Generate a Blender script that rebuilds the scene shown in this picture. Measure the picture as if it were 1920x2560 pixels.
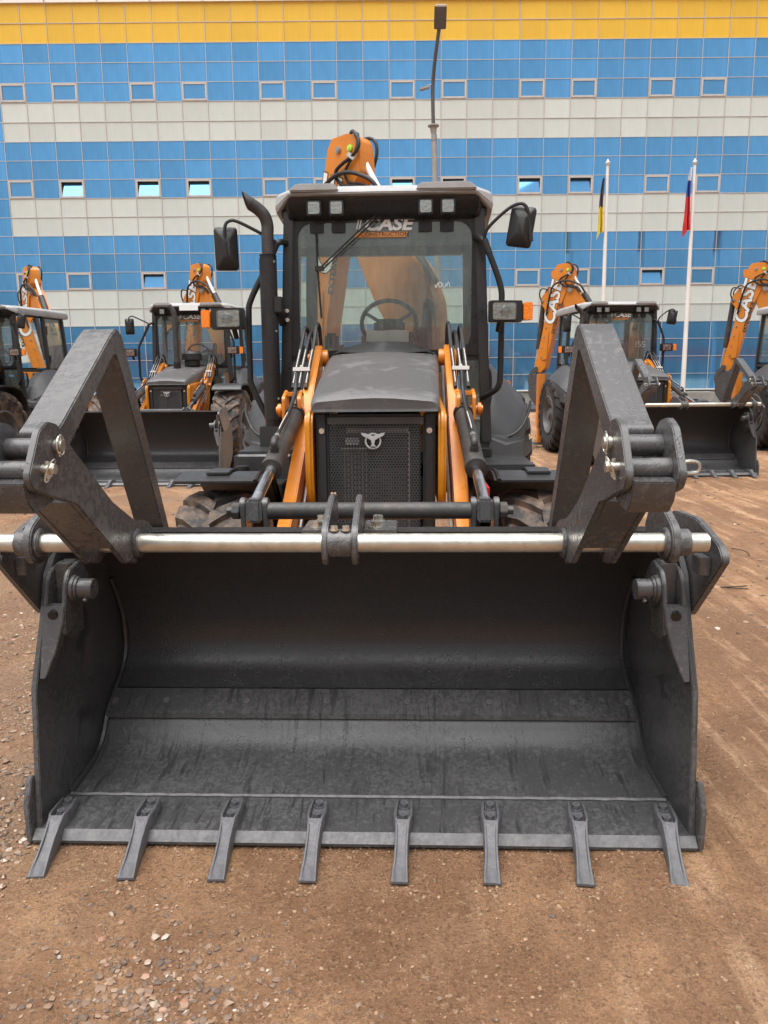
import bpy, bmesh, math, random
import numpy as np
from mathutils import Vector, Matrix, noise
random.seed(7)
for o in list(bpy.data.objects): bpy.data.objects.remove(o)
SC = bpy.context.scene
COL = SC.collection
R = math.radians

# ------------------------------------------------------------------ camera
cam = bpy.data.cameras.new('camera'); CAM = bpy.data.objects.new('camera', cam); COL.objects.link(CAM)
cam.sensor_fit = 'VERTICAL'; cam.sensor_height = 36.0; cam.lens = 36.0*1930/2560
cam.clip_start = 0.05; cam.clip_end = 2000
pit, rol = R(10.4), R(0.5)
F = Vector((0, math.cos(pit), -math.sin(pit))); U0 = Vector((0, math.sin(pit), math.cos(pit))); X0 = Vector((1, 0, 0))
Rr = X0*math.cos(rol) - U0*math.sin(rol); Ur = X0*math.sin(rol) + U0*math.cos(rol)
CAM.matrix_world = Matrix(((Rr.x, Ur.x, -F.x, 0), (Rr.y, Ur.y, -F.y, 0), (Rr.z, Ur.z, -F.z, 1.6), (0, 0, 0, 1)))
SC.camera = CAM
SC.render.resolution_x = 768; SC.render.resolution_y = 1024

# ------------------------------------------------------------------ sky, sun, exposure
SUN_EL, SUN_AZ = R(76), R(215)          # azimuth clockwise from +Y
w = bpy.data.worlds.new('World'); SC.world = w; w.use_nodes = True
nt = w.node_tree; nt.nodes.clear()
sky = nt.nodes.new('ShaderNodeTexSky'); sky.sky_type = 'NISHITA'; sky.sun_disc = False
sky.sun_elevation = SUN_EL; sky.sun_rotation = SUN_AZ; sky.dust_density = 6.0; sky.air_density = 1.0; sky.altitude = 100
hs = nt.nodes.new('ShaderNodeHueSaturation'); hs.inputs['Saturation'].default_value = 0.16
bg = nt.nodes.new('ShaderNodeBackground'); bg.inputs['Strength'].default_value = 0.055
out = nt.nodes.new('ShaderNodeOutputWorld')
nt.links.new(sky.outputs[0], hs.inputs['Color']); nt.links.new(hs.outputs[0], bg.inputs[0]); nt.links.new(bg.outputs[0], out.inputs[0])
sl = bpy.data.lights.new('sun', 'SUN'); sl.energy = 1.5; sl.angle = R(80); sl.color = (1.0, 0.99, 0.98)
so = bpy.data.objects.new('sun', sl); COL.objects.link(so)
sd = Vector((math.sin(SUN_AZ)*math.cos(SUN_EL), math.cos(SUN_AZ)*math.cos(SUN_EL), math.sin(SUN_EL)))
so.rotation_euler = sd.to_track_quat('Z', 'Y').to_euler()
SC.view_settings.view_transform = 'Standard'; SC.view_settings.look = 'None'
SC.view_settings.exposure = 1.6; SC.view_settings.gamma = 1.0; SC.view_settings.use_curve_mapping = False

# ------------------------------------------------------------------ materials
MATS = {}
class NT:
    def __init__(s, name):
        s.m = bpy.data.materials.new(name); s.m.use_nodes = True; s.t = s.m.node_tree; s.t.nodes.clear()
        s.o = s.n('OutputMaterial'); MATS[name] = s.m
    def n(s, typ, **k):
        x = s.t.nodes.new('ShaderNode'+typ)
        for a, b in k.items(): setattr(x, a, b)
        return x
    def l(s, a, b): s.t.links.new(a, b)
    def coord(s, out='Object'): return s.n('TexCoord').outputs[out]
    def noise(s, vec, scale, detail=4, rough=.55, dist=0):
        x = s.n('TexNoise'); x.inputs['Scale'].default_value = scale; x.inputs['Detail'].default_value = detail
        x.inputs['Roughness'].default_value = rough; x.inputs['Distortion'].default_value = dist
        if vec: s.l(vec, x.inputs['Vector'])
        return x.outputs['Fac']
    def ramp(s, fac, stops):
        x = s.n('ValToRGB'); e = x.color_ramp.elements
        while len(e) < len(stops): e.new(0.5)
        for i, (p, c) in enumerate(stops):
            e[i].position = p; e[i].color = (*c, 1) if len(c) == 3 else c
        s.l(fac, x.inputs[0]); return x.outputs[0]
    def mp(s, fac, a, b, lo=0., hi=1.):
        x = s.n('MapRange'); x.inputs[1].default_value = a; x.inputs[2].default_value = b; x.inputs[3].default_value = lo; x.inputs[4].default_value = hi
        s.l(fac, x.inputs[0]); return x.outputs[0]
    def mix(s, fac, a, b):
        x = s.n('Mix', data_type='RGBA')
        for sock, v in ((x.inputs[0], fac), (x.inputs[6], a), (x.inputs[7], b)):
            if hasattr(v, 'links'): s.l(v, sock)
            elif isinstance(v, tuple): sock.default_value = (*v, 1)
            else: sock.default_value = v
        return x.outputs[2]
    def math(s, op, a, b):
        x = s.n('Math', operation=op)
        for i, v in enumerate((a, b)):
            if hasattr(v, 'links'): s.l(v, x.inputs[i])
            else: x.inputs[i].default_value = v
        return x.outputs[0]
    def bump(s, h, strength=.3, dist=.01, nrm=None):
        x = s.n('Bump'); x.inputs['Strength'].default_value = strength; x.inputs['Distance'].default_value = dist
        s.l(h, x.inputs['Height'])
        if nrm: s.l(nrm, x.inputs['Normal'])
        return x.outputs[0]
    def prin(s, col, rough=.5, metal=0., nrm=None, spec=None, coat=0):
        p = s.n('BsdfPrincipled')
        for k, v in (('Base Color', col), ('Roughness', rough), ('Metallic', metal)):
            if hasattr(v, 'links'): s.l(v, p.inputs[k])
            elif isinstance(v, tuple): p.inputs[k].default_value = (*v, 1)
            else: p.inputs[k].default_value = v
        if nrm: s.l(nrm, p.inputs['Normal'])
        if spec is not None: p.inputs['Specular IOR Level'].default_value = spec
        if coat: p.inputs['Coat Weight'].default_value = coat; p.inputs['Coat Roughness'].default_value = .15
        s.l(p.outputs[0], s.o.inputs[0]); return p

def sc3(c, k): return tuple(min(1, x*k) for x in c)
def simple(name, col, rough=.5, metal=0., var=.15, scale=6., bump=.0, bscale=60., coat=0, dirt=None):
    t = NT(name); c = t.coord(); f = t.noise(c, scale, 6, .6)
    colr = t.ramp(f, [(.3, sc3(col, 1-var)), (.7, sc3(col, 1+var))])
    if dirt:
        g = t.noise(c, dirt[1], 8, .65, .4); colr = t.mix(t.mp(g, dirt[2], dirt[2]+.2, 0, dirt[3]), colr, dirt[0])
    rg = t.mp(t.noise(c, scale*3.3, 5), .3, .7, max(.03, rough-.1), min(1, rough+.12))
    nr = t.bump(t.noise(c, bscale, 3), bump, .004) if bump else None
    t.prin(colr, rg, metal, nr, coat=coat); return t.m

def wetpaint(name, col, dry, scale=9., thr=.52, r0=.22, r1=.62, drops=95., streak=0.):
    """painted steel after rain: wet glossy areas, dried patches, standing drops"""
    t = NT(name); c = t.coord()
    n1 = t.noise(c, scale, 9, .68, .6); n2 = t.noise(c, 2.2, 4)
    m = t.mp(t.math('ADD', n1, t.math('MULTIPLY', t.math('SUBTRACT', n2, .5), .55)), thr-.03, thr+.09)
    colr = t.mix(m, col, dry)
    g = t.noise(c, 260, 2); colr = t.mix(t.mp(g, .3, .75, 0, .35), colr, sc3(dry, 1.25))
    if streak:                                   # runs of water down the plate
        mpn = t.n('Mapping'); mpn.inputs['Scale'].default_value = (26, 2.2, 2.2); t.l(c, mpn.inputs[0])
        k = t.math('MULTIPLY', t.mp(t.noise(mpn.outputs[0], 1.6, 6, .65, .4), .54, .60), t.mp(t.noise(c, 3.5, 3), .40, .54, 0, streak))
        colr = t.mix(k, colr, sc3(col, .66))
    v = t.n('TexVoronoi'); v.inputs['Scale'].default_value = drops; t.l(c, v.inputs['Vector'])
    dh = t.mp(v.outputs['Distance'], .05, .38, 1, 0); keep = t.mp(t.noise(c, 14, 3), .48, .6)
    h = t.math('MULTIPLY', dh, keep)
    rg = t.math('SUBTRACT', t.mp(m, 0, 1, r0, r1), t.math('MULTIPLY', h, .12))
    nr = t.bump(h, .35, .003, t.bump(t.noise(c, 340, 2), .16, .0015))
    t.prin(colr, rg, 0, nr); return t.m

wetpaint('charcoal', (.064, .062, .063), (.116, .112, .111), 44., .55, .26, .48)
wetpaint('bucket_paint_shaded', (.040, .0394, .0405), (.050, .0492, .0500), 60., .52, .30, .42)  # shaded copy of the bucket's paint: shade under the overhang put into the colour
wetpaint('bucket_paint_lit', (.052, .0512, .0525), (.092, .0905, .0915), 55., .51, .34, .50, 95., .9)  # lit copy of the same paint, daylight put into its colour; plus water runs
wetpaint('hood_plastic', (.082, .078, .079), (.118, .111, .110), 9., .55, .38, .58, 120)
simple('cab_black', (.012, .012, .013), .32, 0, .2)
simple('mesh_grey', (.085, .084, .084), .4, 0, .15)
simple('cab_grey', (.030, .030, .031), .36, 0, .15, 5, .06, 200)
simple('fender_grey', (.055, .055, .058), .45, 0, .12, 4, .05, 300)
simple('plastic_black', (.012, .012, .012), .5, 0, .3, 8, .08, 200)
simple('roof_grey', (.34, .338, .336), .65, 0, .12, 5, .05, 150, dirt=((.20, .19, .18), 6, .58, .4))
simple('orange', (.62, .205, .020), .33, 0, .08, 4, .04, 60, .25, dirt=((.24, .09, .03), 5, .60, .45))
simple('amber_orange', (.62, .23, .012), .30, 0, .06, 4, .03, 60, .25)
simple('worn_edge', (.105, .102, .103), .45, .2, .25, 22, .2, 120, dirt=((.05, .05, .05), 18, .55, .8))
simple('tooth_steel', (.115, .113, .118), .48, .15, .2, 30, .35, 130)
simple('zinc', (.56, .54, .475), .36, .85, .15, 14, .08, 90, dirt=((.20, .16, .10), 9, .58, .7))
simple('bright_bolt', (.72, .69, .62), .25, .9, .1, 40)
simple('steel', (.42, .41, .40), .35, .8, .15, 20)
simple('chrome', (.86, .87, .90), .22, 1.0, .01, 2)
simple('silver_paint', (.55, .55, .55), .4, .3, .1, 20)
simple('cylinder_grey', (.038, .035, .034), .5, 0, .35, 14, .15, 160, dirt=((.11, .075, .05), 8, .52, .6))
simple('hose', (.013, .013, .014), .5, 0, .25, 30)
simple('hose_print', (.5, .46, .42), .6, 0, .2, 60)
simple('rubber', (.024, .022, .021), .75, 0, .3, 9, .3, 80, dirt=((.20, .135, .095), 6, .43, .85))
simple('rubber_clean', (.020, .019, .019), .7, 0, .3, 9, .3, 80, dirt=((.10, .07, .05), 5, .56, .7))
simple('rim_grey', (.10, .10, .102), .5, 0, .15, 8, .05, 60, dirt=((.11, .08, .06), 6, .55, .5))
simple('white_paint', (.78, .77, .74), .45, 0, .05)
simple('decal_white', (.72, .73, .72), .5, 0, .03)
simple('decal_black', (.015, .015, .015), .5, 0, .1)
simple('decal_orange', (.62, .25, .07), .5, 0, .04)
simple('red_paint', (.55, .02, .02), .4, 0, .1)
simple('yellow_sticker', (.75, .55, .03), .5, 0, .05)
simple('green_cap', (.42, .72, .08), .4, 0, .1)
simple('seat_cloth', (.022, .022, .024), .85, 0, .2, 20)
simple('paper', (.80, .81, .80), .7, 0, .04, 8)
simple('radiator', (.035, .034, .033), .45, .5, .4, 26, dirt=((.09, .075, .055), 7, .5, .6))
simple('radiator_light', (.30, .29, .27), .4, .6, .3, 30)
simple('pole_grey', (.33, .32, .31), .5, .3, .15, 4)
simple('pole_dark', (.09, .085, .085), .5, .2, .15, 4)
simple('pole_white', (.74, .71, .67), .45, 0, .06, 3)
simple('flag_white', (.75, .75, .76), .8, 0, .05); simple('flag_blue', (.035, .06, .30), .8, 0, .1)
simple('flag_red', (.58, .025, .025), .8, 0, .1); simple('flag_grey', (.10, .075, .085), .8, 0, .1); simple('flag_yellow', (.68, .53, .03), .8, 0, .1)
simple('concrete', (.30, .28, .25), .85, 0, .15, 3, .2, 40)
simple('mullion_grey', (.50, .48, .46), .5, .1, .08, 3)
simple('dark_interior', (.012, .012, .014), .6, 0, .2)
simple('warehouse_red', (.36, .025, .035), .6, 0, .1, 2)
simple('warehouse_grey', (.10, .10, .105), .7, 0, .1, 2)
simple('asphalt', (.05, .05, .05), .9, 0, .2, 4)
simple('chalk', (.70, .74, .70), .9, 0, .05)

def panel_mat(name, col, rough, metal=0., var=.04, streak=0., spec=.5):
    t = NT(name); c = t.coord(); oi = t.n('ObjectInfo')
    mpn = t.n('Mapping'); mpn.inputs['Scale'].default_value = (3.2, 1, .35); t.l(c, mpn.inputs[0])
    add = t.n('VectorMath', operation='ADD'); t.l(mpn.outputs[0], add.inputs[0]); t.l(oi.outputs['Random'], add.inputs[1])
    f = t.noise(mpn.outputs[0], 1.3, 6, .6)
    a = t.ramp(f, [(.3, sc3(col, 1-streak)), (.7, sc3(col, 1+streak))])
    k = t.mp(oi.outputs['Random'], 0, 1, 1-var, 1+var)
    x = t.n('VectorMath', operation='SCALE'); t.l(a, x.inputs[0]); t.l(k, x.inputs['Scale'])
    t.prin(x.outputs[0], rough, metal, None, spec); return t.m
panel_mat('glass_blue', (.135, .400, .730), .04, .70, .10, .14, .6)
panel_mat('glass_sash', (.145, .40, .71), .03, .78, .06, .06, .6)
panel_mat('panel_white', (.530, .585, .560), .5, 0, .06, .05)
panel_mat('panel_yellow', (.70, .440, .035), .42, 0, .05, .06)

def glass(name, tint, refl_rough, dust, dustcol, add=.06):
    t = NT(name); c = t.coord()
    tr = t.n('BsdfTransparent'); tr.inputs[0].default_value = (*tint, 1)
    gl = t.n('BsdfGlossy'); gl.inputs['Roughness'].default_value = refl_rough; gl.inputs[0].default_value = (.9, .95, .93, 1)
    df = t.n('BsdfDiffuse'); df.inputs[0].default_value = (*dustcol, 1)
    fr = t.n('Fresnel'); fr.inputs['IOR'].default_value = 1.5
    mpn = t.n('Mapping'); mpn.inputs['Scale'].default_value = (1, 1, .22); t.l(c, mpn.inputs[0])
    s = t.noise(mpn.outputs[0], 22, 6, .7); sp = t.noise(c, 90, 3)
    d = t.math('ADD', t.mp(s, .35, .75, dust*.45, dust*1.25), t.mp(sp, .6, .75, 0, dust*.8))
    m1 = t.n('MixShader'); t.l(d, m1.inputs[0]); t.l(tr.outputs[0], m1.inputs[1]); t.l(df.outputs[0], m1.inputs[2])
    m2 = t.n('MixShader'); t.l(t.math('ADD', fr.outputs[0], add), m2.inputs[0]); t.l(m1.outputs[0], m2.inputs[1]); t.l(gl.outputs[0], m2.inputs[2])
    t.l(m2.outputs[0], t.o.inputs[0]); return t.m
glass('cab_glass', (.80, .88, .84), .03, .18, (.50, .56, .52), .06)
glass('tint_band', (.30, .33, .33), .08, .35, (.10, .105, .11), .02)
glass('lens', (.85, .86, .85), .03, .05, (.7, .7, .7), .10)
def emissless_lens(name, col, rough):
    t = NT(name); c = t.coord(); v = t.n('TexVoronoi'); v.inputs['Scale'].default_value = 70; t.l(c, v.inputs['Vector'])
    t.prin(col, rough, .0, t.bump(v.outputs['Distance'], .5, .004), .7, .4); return t.m
emissless_lens('amber_lens', (.85, .22, .01), .18)
def reflector():
    t = NT('reflector'); c = t.coord(); v = t.n('TexVoronoi'); v.inputs['Scale'].default_value = 45; t.l(c, v.inputs['Vector'])
    t.prin((.80, .78, .74), .16, .9, t.bump(v.outputs['Distance'], .6, .006)); return t.m
reflector()

def ground_mat():
    t = NT('ground_dirt'); c = t.coord()
    big = t.noise(c, .7, 7, .62, .5); mid = t.noise(c, 4.2, 9, .68, .3); fine = t.noise(c, 34, 8, .72); tiny = t.noise(c, 170, 4, .7)
    sep = t.n('SeparateXYZ'); t.l(c, sep.inputs[0])
    col = t.ramp(mid, [(.28, (0.324, 0.163, 0.080)), (.46, (0.485, 0.266, 0.139)), (.60, (0.615, 0.356, 0.196)), (.76, (0.776, 0.489, 0.287))])
    damp = t.math('MULTIPLY', t.mp(big, .45, .57), .80)
    col = t.mix(damp, col, (0.291, 0.149, 0.079))
    col = t.mix(t.mp(t.noise(c, 1.3, 7, .66, .9), .56, .72, 0, .6), col, (0.949, 0.571, 0.287))
    mpn = t.n('Mapping'); mpn.inputs['Rotation'].default_value = (0, 0, R(-20)); mpn.inputs['Scale'].default_value = (7.5, .7, 1); t.l(c, mpn.inputs[0])
    rut = t.noise(mpn.outputs[0], 1.0, 8, .65, .5)                       # smeared wheel tracks, right of the bucket
    side = t.mp(sep.outputs[0], -.1, 1.3, 0, 1)
    col = t.mix(t.math('MULTIPLY', side, t.math('MULTIPLY', t.mp(mid, .25, .50), t.mp(rut, .50, .60, 0, .95))), col, (0.334, 0.180, 0.097))
    col = t.mix(t.math('MULTIPLY', side, t.math('MULTIPLY', t.mp(mid, .30, .55), t.mp(rut, .47, .36, 0, .75))), col, (0.905, 0.581, 0.361))
    grav = t.math('MULTIPLY', t.mp(sep.outputs[0], -.5, -1.5, 0, .8), t.mp(t.noise(c, .9, 5), .40, .62))
    col = t.mix(grav, col, (0.356, 0.240, 0.158))
    v = t.n('TexVoronoi'); v.inputs['Scale'].default_value = 75; t.l(c, v.inputs['Vector'])
    grit = t.ramp(v.outputs['Color'], [(0, (0.151, 0.086, 0.050)), (.45, (0.431, 0.234, 0.123)), (.8, (0.732, 0.449, 0.260)), (1, (0.986, 0.931, 0.668))])
    col = t.mix(t.mp(fine, .50, .64, 0, .65), col, grit)
    col = t.mix(t.mp(tiny, .35, .65, 0, .45), col, (0.237, 0.122, 0.065))
    v2 = t.n('TexVoronoi'); v2.inputs['Scale'].default_value = 75; t.l(c, v2.inputs['Vector'])
    pk = t.math('MULTIPLY', t.mp(v2.outputs['Distance'], 0, .55, 1, 0), t.mp(fine, .47, .60))
    h = t.math('ADD', t.math('MULTIPLY', fine, 1.0), t.math('MULTIPLY', pk, .5))
    h = t.math('ADD', h, t.math('MULTIPLY', tiny, .35))
    nr = t.bump(h, 1.0, .030, t.bump(t.math('ADD', mid, t.math('MULTIPLY', t.math('MULTIPLY', rut, side), .9)), .8, .09))
    t.prin(col, t.mp(damp, 0, .72, .88, .55), 0, nr, .35); return t.m
ground_mat()
def stone_mat():
    t = NT('gravel_stone'); g = t.n('NewGeometry')
    col = t.ramp(g.outputs['Random Per Island'], [(0, (.075, .062, .055)), (.35, (.15, .10, .070)), (.68, (.235, .150, .098)), (.86, (.32, .225, .155)), (.94, (.33, .15, .09)), (.97, (.46, .38, .30)), (1, (.60, .55, .48))])
    f = t.noise(t.coord(), 60, 4); col = t.mix(t.mp(f, .35, .7, 0, .4), col, (.16, .10, .065))
    t.prin(col, .7, 0, t.bump(f, .4, .004)); return t.m
stone_mat()
def clod_mat():
    t = NT('soil_clod'); g = t.n('NewGeometry')
    col = t.ramp(g.outputs['Random Per Island'], [(0, (.17, .095, .055)), (.6, (.27, .165, .10)), (1, (.37, .24, .15))])
    t.prin(col, .9, 0, t.bump(t.noise(t.coord(), 120, 4), .5, .004)); return t.m
clod_mat()
simple('grass', (.07, .11, .025), .7, 0, .3)

# ------------------------------------------------------------------ mesh helper
class M:
    def __init__(s): s.v = []; s.f = []
    def add(s, vs, fs):
        b = len(s.v); s.v += [tuple(x) for x in vs]; s.f += [tuple(i+b for i in f) for f in fs]; return s
    def box(s, c, d, rot=None):
        x, y, z = d[0]/2, d[1]/2, d[2]/2
        vs = [Vector((i, j, k)) for i in (-x, x) for j in (-y, y) for k in (-z, z)]
        if rot: 
            q = rot if isinstance(rot, Matrix) else Matrix.Rotation(rot[1], 3, rot[0])
            vs = [q @ a for a in vs]
        return s.add([a+Vector(c) for a in vs], [(0, 1, 3, 2), (4, 6, 7, 5), (0, 4, 5, 1), (2, 3, 7, 6), (0, 2, 6, 4), (1, 5, 7, 3)])
    def bx(s, x0, x1, y0, y1, z0, z1): return s.box(((x0+x1)/2, (y0+y1)/2, (z0+z1)/2), (x1-x0, y1-y0, z1-z0))
    def prism(s, poly, a0, a1, axis='x', fn=None):
        n = len(poly)
        mp = fn or {'x': lambda p, a: (a, p[0], p[1]), 'y': lambda p, a: (p[0], a, p[1]), 'z': lambda p, a: (p[0], p[1], a)}[axis]
        return s.add([mp(p, a0) for p in poly]+[mp(p, a1) for p in poly],
                     [tuple(range(n))[::-1], tuple(range(n, 2*n))]+[(i, (i+1) % n, n+(i+1) % n, n+i) for i in range(n)])
    def cyl(s, p0, p1, r0, r1=None, n=18, caps=True):
        r1 = r0 if r1 is None else r1; p0, p1 = Vector(p0), Vector(p1); d = (p1-p0).normalized()
        a = d.orthogonal().normalized(); b = d.cross(a)
        vs = [p+(a*math.cos(t)+b*math.sin(t))*r for p, r in ((p0, r0), (p1, r1)) for t in [2*math.pi*i/n for i in range(n)]]
        fs = [(i, (i+1) % n, n+(i+1) % n, n+i) for i in range(n)]
        if caps: fs += [tuple(range(n))[::-1], tuple(range(n, 2*n))]
        return s.add(vs, fs)
    def hexbolt(s, c, axis, r, h):
        c, axis = Vector(c), Vector(axis).normalized()
        s.cyl(c, c+axis*h*.25, r*1.35, n=16); return s.cyl(c+axis*h*.25, c+axis*h, r, n=6)
    def tube(s, pts, r, n=8, smooth=True, closed=False, sub=6):
        pts = [Vector(p) for p in pts]
        if smooth and len(pts) > 2:
            q = []; m = len(pts)
            for i in range(m if closed else m-1):
                p0 = pts[(i-1) % m] if (closed or i > 0) else pts[0]*2-pts[1]
                p1, p2 = pts[i], pts[(i+1) % m]
                p3 = pts[(i+2) % m] if (closed or i+2 < m) else pts[-1]*2-pts[-2]
                for k in range(sub):
                    t = k/sub
                    q.append(.5*((2*p1)+(p2-p0)*t+(2*p0-5*p1+4*p2-p3)*t*t+(3*p1-p0-3*p2+p3)*t**3))
            if not closed: q.append(pts[-1])
            pts = q
        m = len(pts); ring = []; a = None
        for i, p in enumerate(pts):
            d = (pts[(i+1) % m]-pts[i-1]) if (closed or 0 < i < m-1) else (pts[1]-pts[0] if i == 0 else pts[-1]-pts[-2])
            d.normalize()
            a = d.orthogonal().normalized() if a is None else (a-d*a.dot(d)).normalized()
            b = d.cross(a); rr = r[i*len(r)//m] if isinstance(r, (list, tuple)) else r
            ring += [p+(a*math.cos(t)+b*math.sin(t))*rr for t in [2*math.pi*k/n for k in range(n)]]
        fs = [(i*n+k, i*n+(k+1) % n, ((i+1) % m)*n+(k+1) % n, ((i+1) % m)*n+k) for i in range(m if closed else m-1) for k in range(n)]
        if not closed: fs += [tuple(range(n))[::-1], tuple(range((m-1)*n, m*n))]
        return s.add(ring, fs)
    def loft(s, secs, closed=True, caps=True):
        n = len(secs[0]); m = len(secs); vs = [p for q in secs for p in q]
        fs = [(i*n+k, i*n+(k+1) % n, (i+1)*n+(k+1) % n, (i+1)*n+k) for i in range(m-1) for k in range(n if closed else n-1)]
        if caps and closed: fs += [tuple(range(n))[::-1], tuple(range((m-1)*n, m*n))]
        return s.add(vs, fs)
    def revolve(s, prof, c, n=40, axis='x'):
        """prof: list of (offset along axis, radius), closed loop"""
        c = Vector(c); m = len(prof); vs = []
        for i in range(n):
            t = 2*math.pi*i/n
            for a, r in prof:
                vs.append(c+(Vector((a, math.cos(t)*r, math.sin(t)*r)) if axis == 'x' else Vector((math.cos(t)*r, a, math.sin(t)*r)) if axis == 'y' else Vector((math.cos(t)*r, math.sin(t)*r, a))))
        return s.add(vs, [(i*m+k, i*m+(k+1) % m, ((i+1) % n)*m+(k+1) % m, ((i+1) % n)*m+k) for i in range(n) for k in range(m)])
    def sheet(s, prof, x0, x1, th, nx=1):
        """curved plate: polyline prof (y,z) extruded in x with thickness to its left"""
        P = [Vector(p) for p in prof]; off = []
        for i, p in enumerate(P):
            d = (P[min(i+1, len(P)-1)]-P[max(i-1, 0)]).normalized(); off.append(p+Vector((-d.y, d.x))*th)
        poly = [tuple(p) for p in P]+[tuple(p) for p in off[::-1]]
        n = len(P); xs = [x0+(x1-x0)*i/nx for i in range(nx+1)]
        secs = [[(x, p[0], p[1]) for p in poly] for x in xs]
        s.loft(secs, True, False); b = len(s.v)-len(poly)*len(xs)
        for base in (b, b+len(poly)*nx):
            for i in range(n-1): s.f.append((base+i, base+i+1, base+2*n-2-i, base+2*n-1-i))
        return s
    def build(s, name, mat, parent=None, bevel=0., seg=2, smooth=35, kind=None):
        me = bpy.data.meshes.new(name); me.from_pydata(s.v, [], s.f)
        bm = bmesh.new(); bm.from_mesh(me)
        bmesh.ops.recalc_face_normals(bm, faces=bm.faces)
        if bevel:
            ed = [e for e in bm.edges if len(e.link_faces) == 2 and e.calc_face_angle(0) > R(32)]
            try: bmesh.ops.bevel(bm, geom=ed, offset=bevel, segments=seg, affect='EDGES', clamp_overlap=True)
            except Exception: pass
        bm.to_mesh(me); bm.free()
        me.polygons.foreach_set('use_smooth', [True]*len(me.polygons))
        me.set_sharp_from_angle(angle=R(smooth))
        me.materials.append(MATS[mat])
        o = bpy.data.objects.new(name, me); COL.objects.link(o)
        if parent: o.parent = parent
        if kind: o['kind'] = kind
        return o
def tag(o, label, cat, group=None):
    o['label'] = label; o['category'] = cat
    if group: o['group'] = group
    return o
def empty(name, loc=(0, 0, 0), rz=0.):
    o = bpy.data.objects.new(name, None); o.empty_display_size = .2; COL.objects.link(o); o.location = loc; o.rotation_euler = (0, 0, rz); return o
def arc(cx, cy, r, a0, a1, n): return [(cx+r*math.cos(R(a0+(a1-a0)*i/n)), cy+r*math.sin(R(a0+(a1-a0)*i/n))) for i in range(n+1)]
def rrect(x0, x1, y0, y1, r, n=5):
    return arc(x1-r, y1-r, r, 0, 90, n)+arc(x0+r, y1-r, r, 90, 180, n)+arc(x0+r, y0+r, r, 180, 270, n)+arc(x1-r, y0+r, r, 270, 360, n)
def rpoly(poly, r, n=4):
    """round the corners of a polygon"""
    q = []; m = len(poly)
    for i in range(m):
        p = Vector(poly[i]); a = Vector(poly[i-1])-p; b = Vector(poly[(i+1) % m])-p
        k = min(r, a.length*.45, b.length*.45); p0 = p+a.normalized()*k; p1 = p+b.normalized()*k
        for j in range(n+1):
            t = j/n; q.append(tuple(p0*(1-t)**2+p*2*t*(1-t)+p1*t*t))
    return q
TEXTS = {}
def text_poly(body, shear=0., offset=0., xs=1.):
    key = (body, shear, offset, xs)
    if key not in TEXTS:
        cu = bpy.data.curves.new('txt', 'FONT'); cu.body = body; cu.shear = shear; cu.offset = offset; cu.resolution_u = 3; cu.align_x = 'CENTER'; cu.align_y = 'CENTER'; cu.fill_mode = 'BOTH'
        ob = bpy.data.objects.new('txt', cu); COL.objects.link(ob)
        me = bpy.data.meshes.new_from_object(ob, depsgraph=bpy.context.evaluated_depsgraph_get())
        TEXTS[key] = ([(v.co.x*xs, v.co.y) for v in me.vertices], [tuple(p.vertices) for p in me.polygons])
        bpy.data.objects.remove(ob); bpy.data.curves.remove(cu); bpy.data.meshes.remove(me)
    return TEXTS[key]
def text(m, body, org, ex, ey, size, **k):
    vs, fs = text_poly(body, **k); org, ex, ey = Vector(org), Vector(ex), Vector(ey)
    return m.add([org+ex*(x*size)+ey*(y*size) for x, y in vs], fs)
def hexperf(m, a0, a1, b0, b1, pitch, hole, fn):
    """perforated sheet: hexagonal holes, mapped by fn(a, b)"""
    rows = int((b1-b0)/(pitch*.866)); cols = int((a1-a0)/pitch); Rr_ = pitch/math.sqrt(3)
    for j in range(rows):
        for i in range(cols):
            ca = a0+(i+.5+(.5 if j % 2 else 0))*pitch; cb = b0+(j+.5)*pitch*.866
            if ca > a1: continue
            cs = [(math.cos(R(30+60*k)), math.sin(R(30+60*k))) for k in range(6)]
            m.add([fn(ca+x*Rr_, cb+y*Rr_) for x, y in cs]+[fn(ca+x*Rr_*hole, cb+y*Rr_*hole) for x, y in cs],
                  [(k, (k+1) % 6, 6+(k+1) % 6, 6+k) for k in range(6)])
    return m

# ------------------------------------------------------------------ the backhoe loader (local: x right, y away from its bucket edge, z up)
def tyre(m, cx, cy, cz, rad, wid, rimr, lugs=18, lug_h=.035):
    hw = wid/2
    prof = [(-hw*.80, rimr), (-hw*.98, rimr+(rad-rimr)*.35), (-hw, rimr+(rad-rimr)*.62), (-hw*.9, rad-lug_h-.02), (-hw*.6, rad-lug_h), (0, rad-lug_h+.006),
            (hw*.6, rad-lug_h), (hw*.9, rad-lug_h-.02), (hw, rimr+(rad-rimr)*.62), (hw*.98, rimr+(rad-rimr)*.35), (hw*.80, rimr)]
    m.revolve(prof, (cx, cy, cz), 48)
    for side in (-1, 1):
        for i in range(lugs):
            t0 = 2*math.pi*(i+(.5 if side > 0 else 0))/lugs
            secs = []
            for k, (xx, ds, rr, base) in enumerate(((-.04, 0, rad, rad-lug_h-.01), (.3, .13, rad, rad-lug_h-.01), (.72, .30, rad-.006, rad-lug_h-.015), (1.0, .38, rad-.03, rad-lug_h-.05), (1.05, .42, rimr+(rad-rimr)*.70, rimr+(rad-rimr)*.6))):
                x = side*xx*hw; hwid = (.036 if k < 2 else .044)/rad*1.25; q = []
                for tt, r_ in ((-hwid*1.25, base), (-hwid, rr), (hwid, rr), (hwid*1.25, base)):
                    an = t0+ds+tt; q.append((cx+x, cy-math.cos(an)*r_, cz+math.sin(an)*r_))
                secs.append(q)
            m.loft(secs)
    return m
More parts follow.
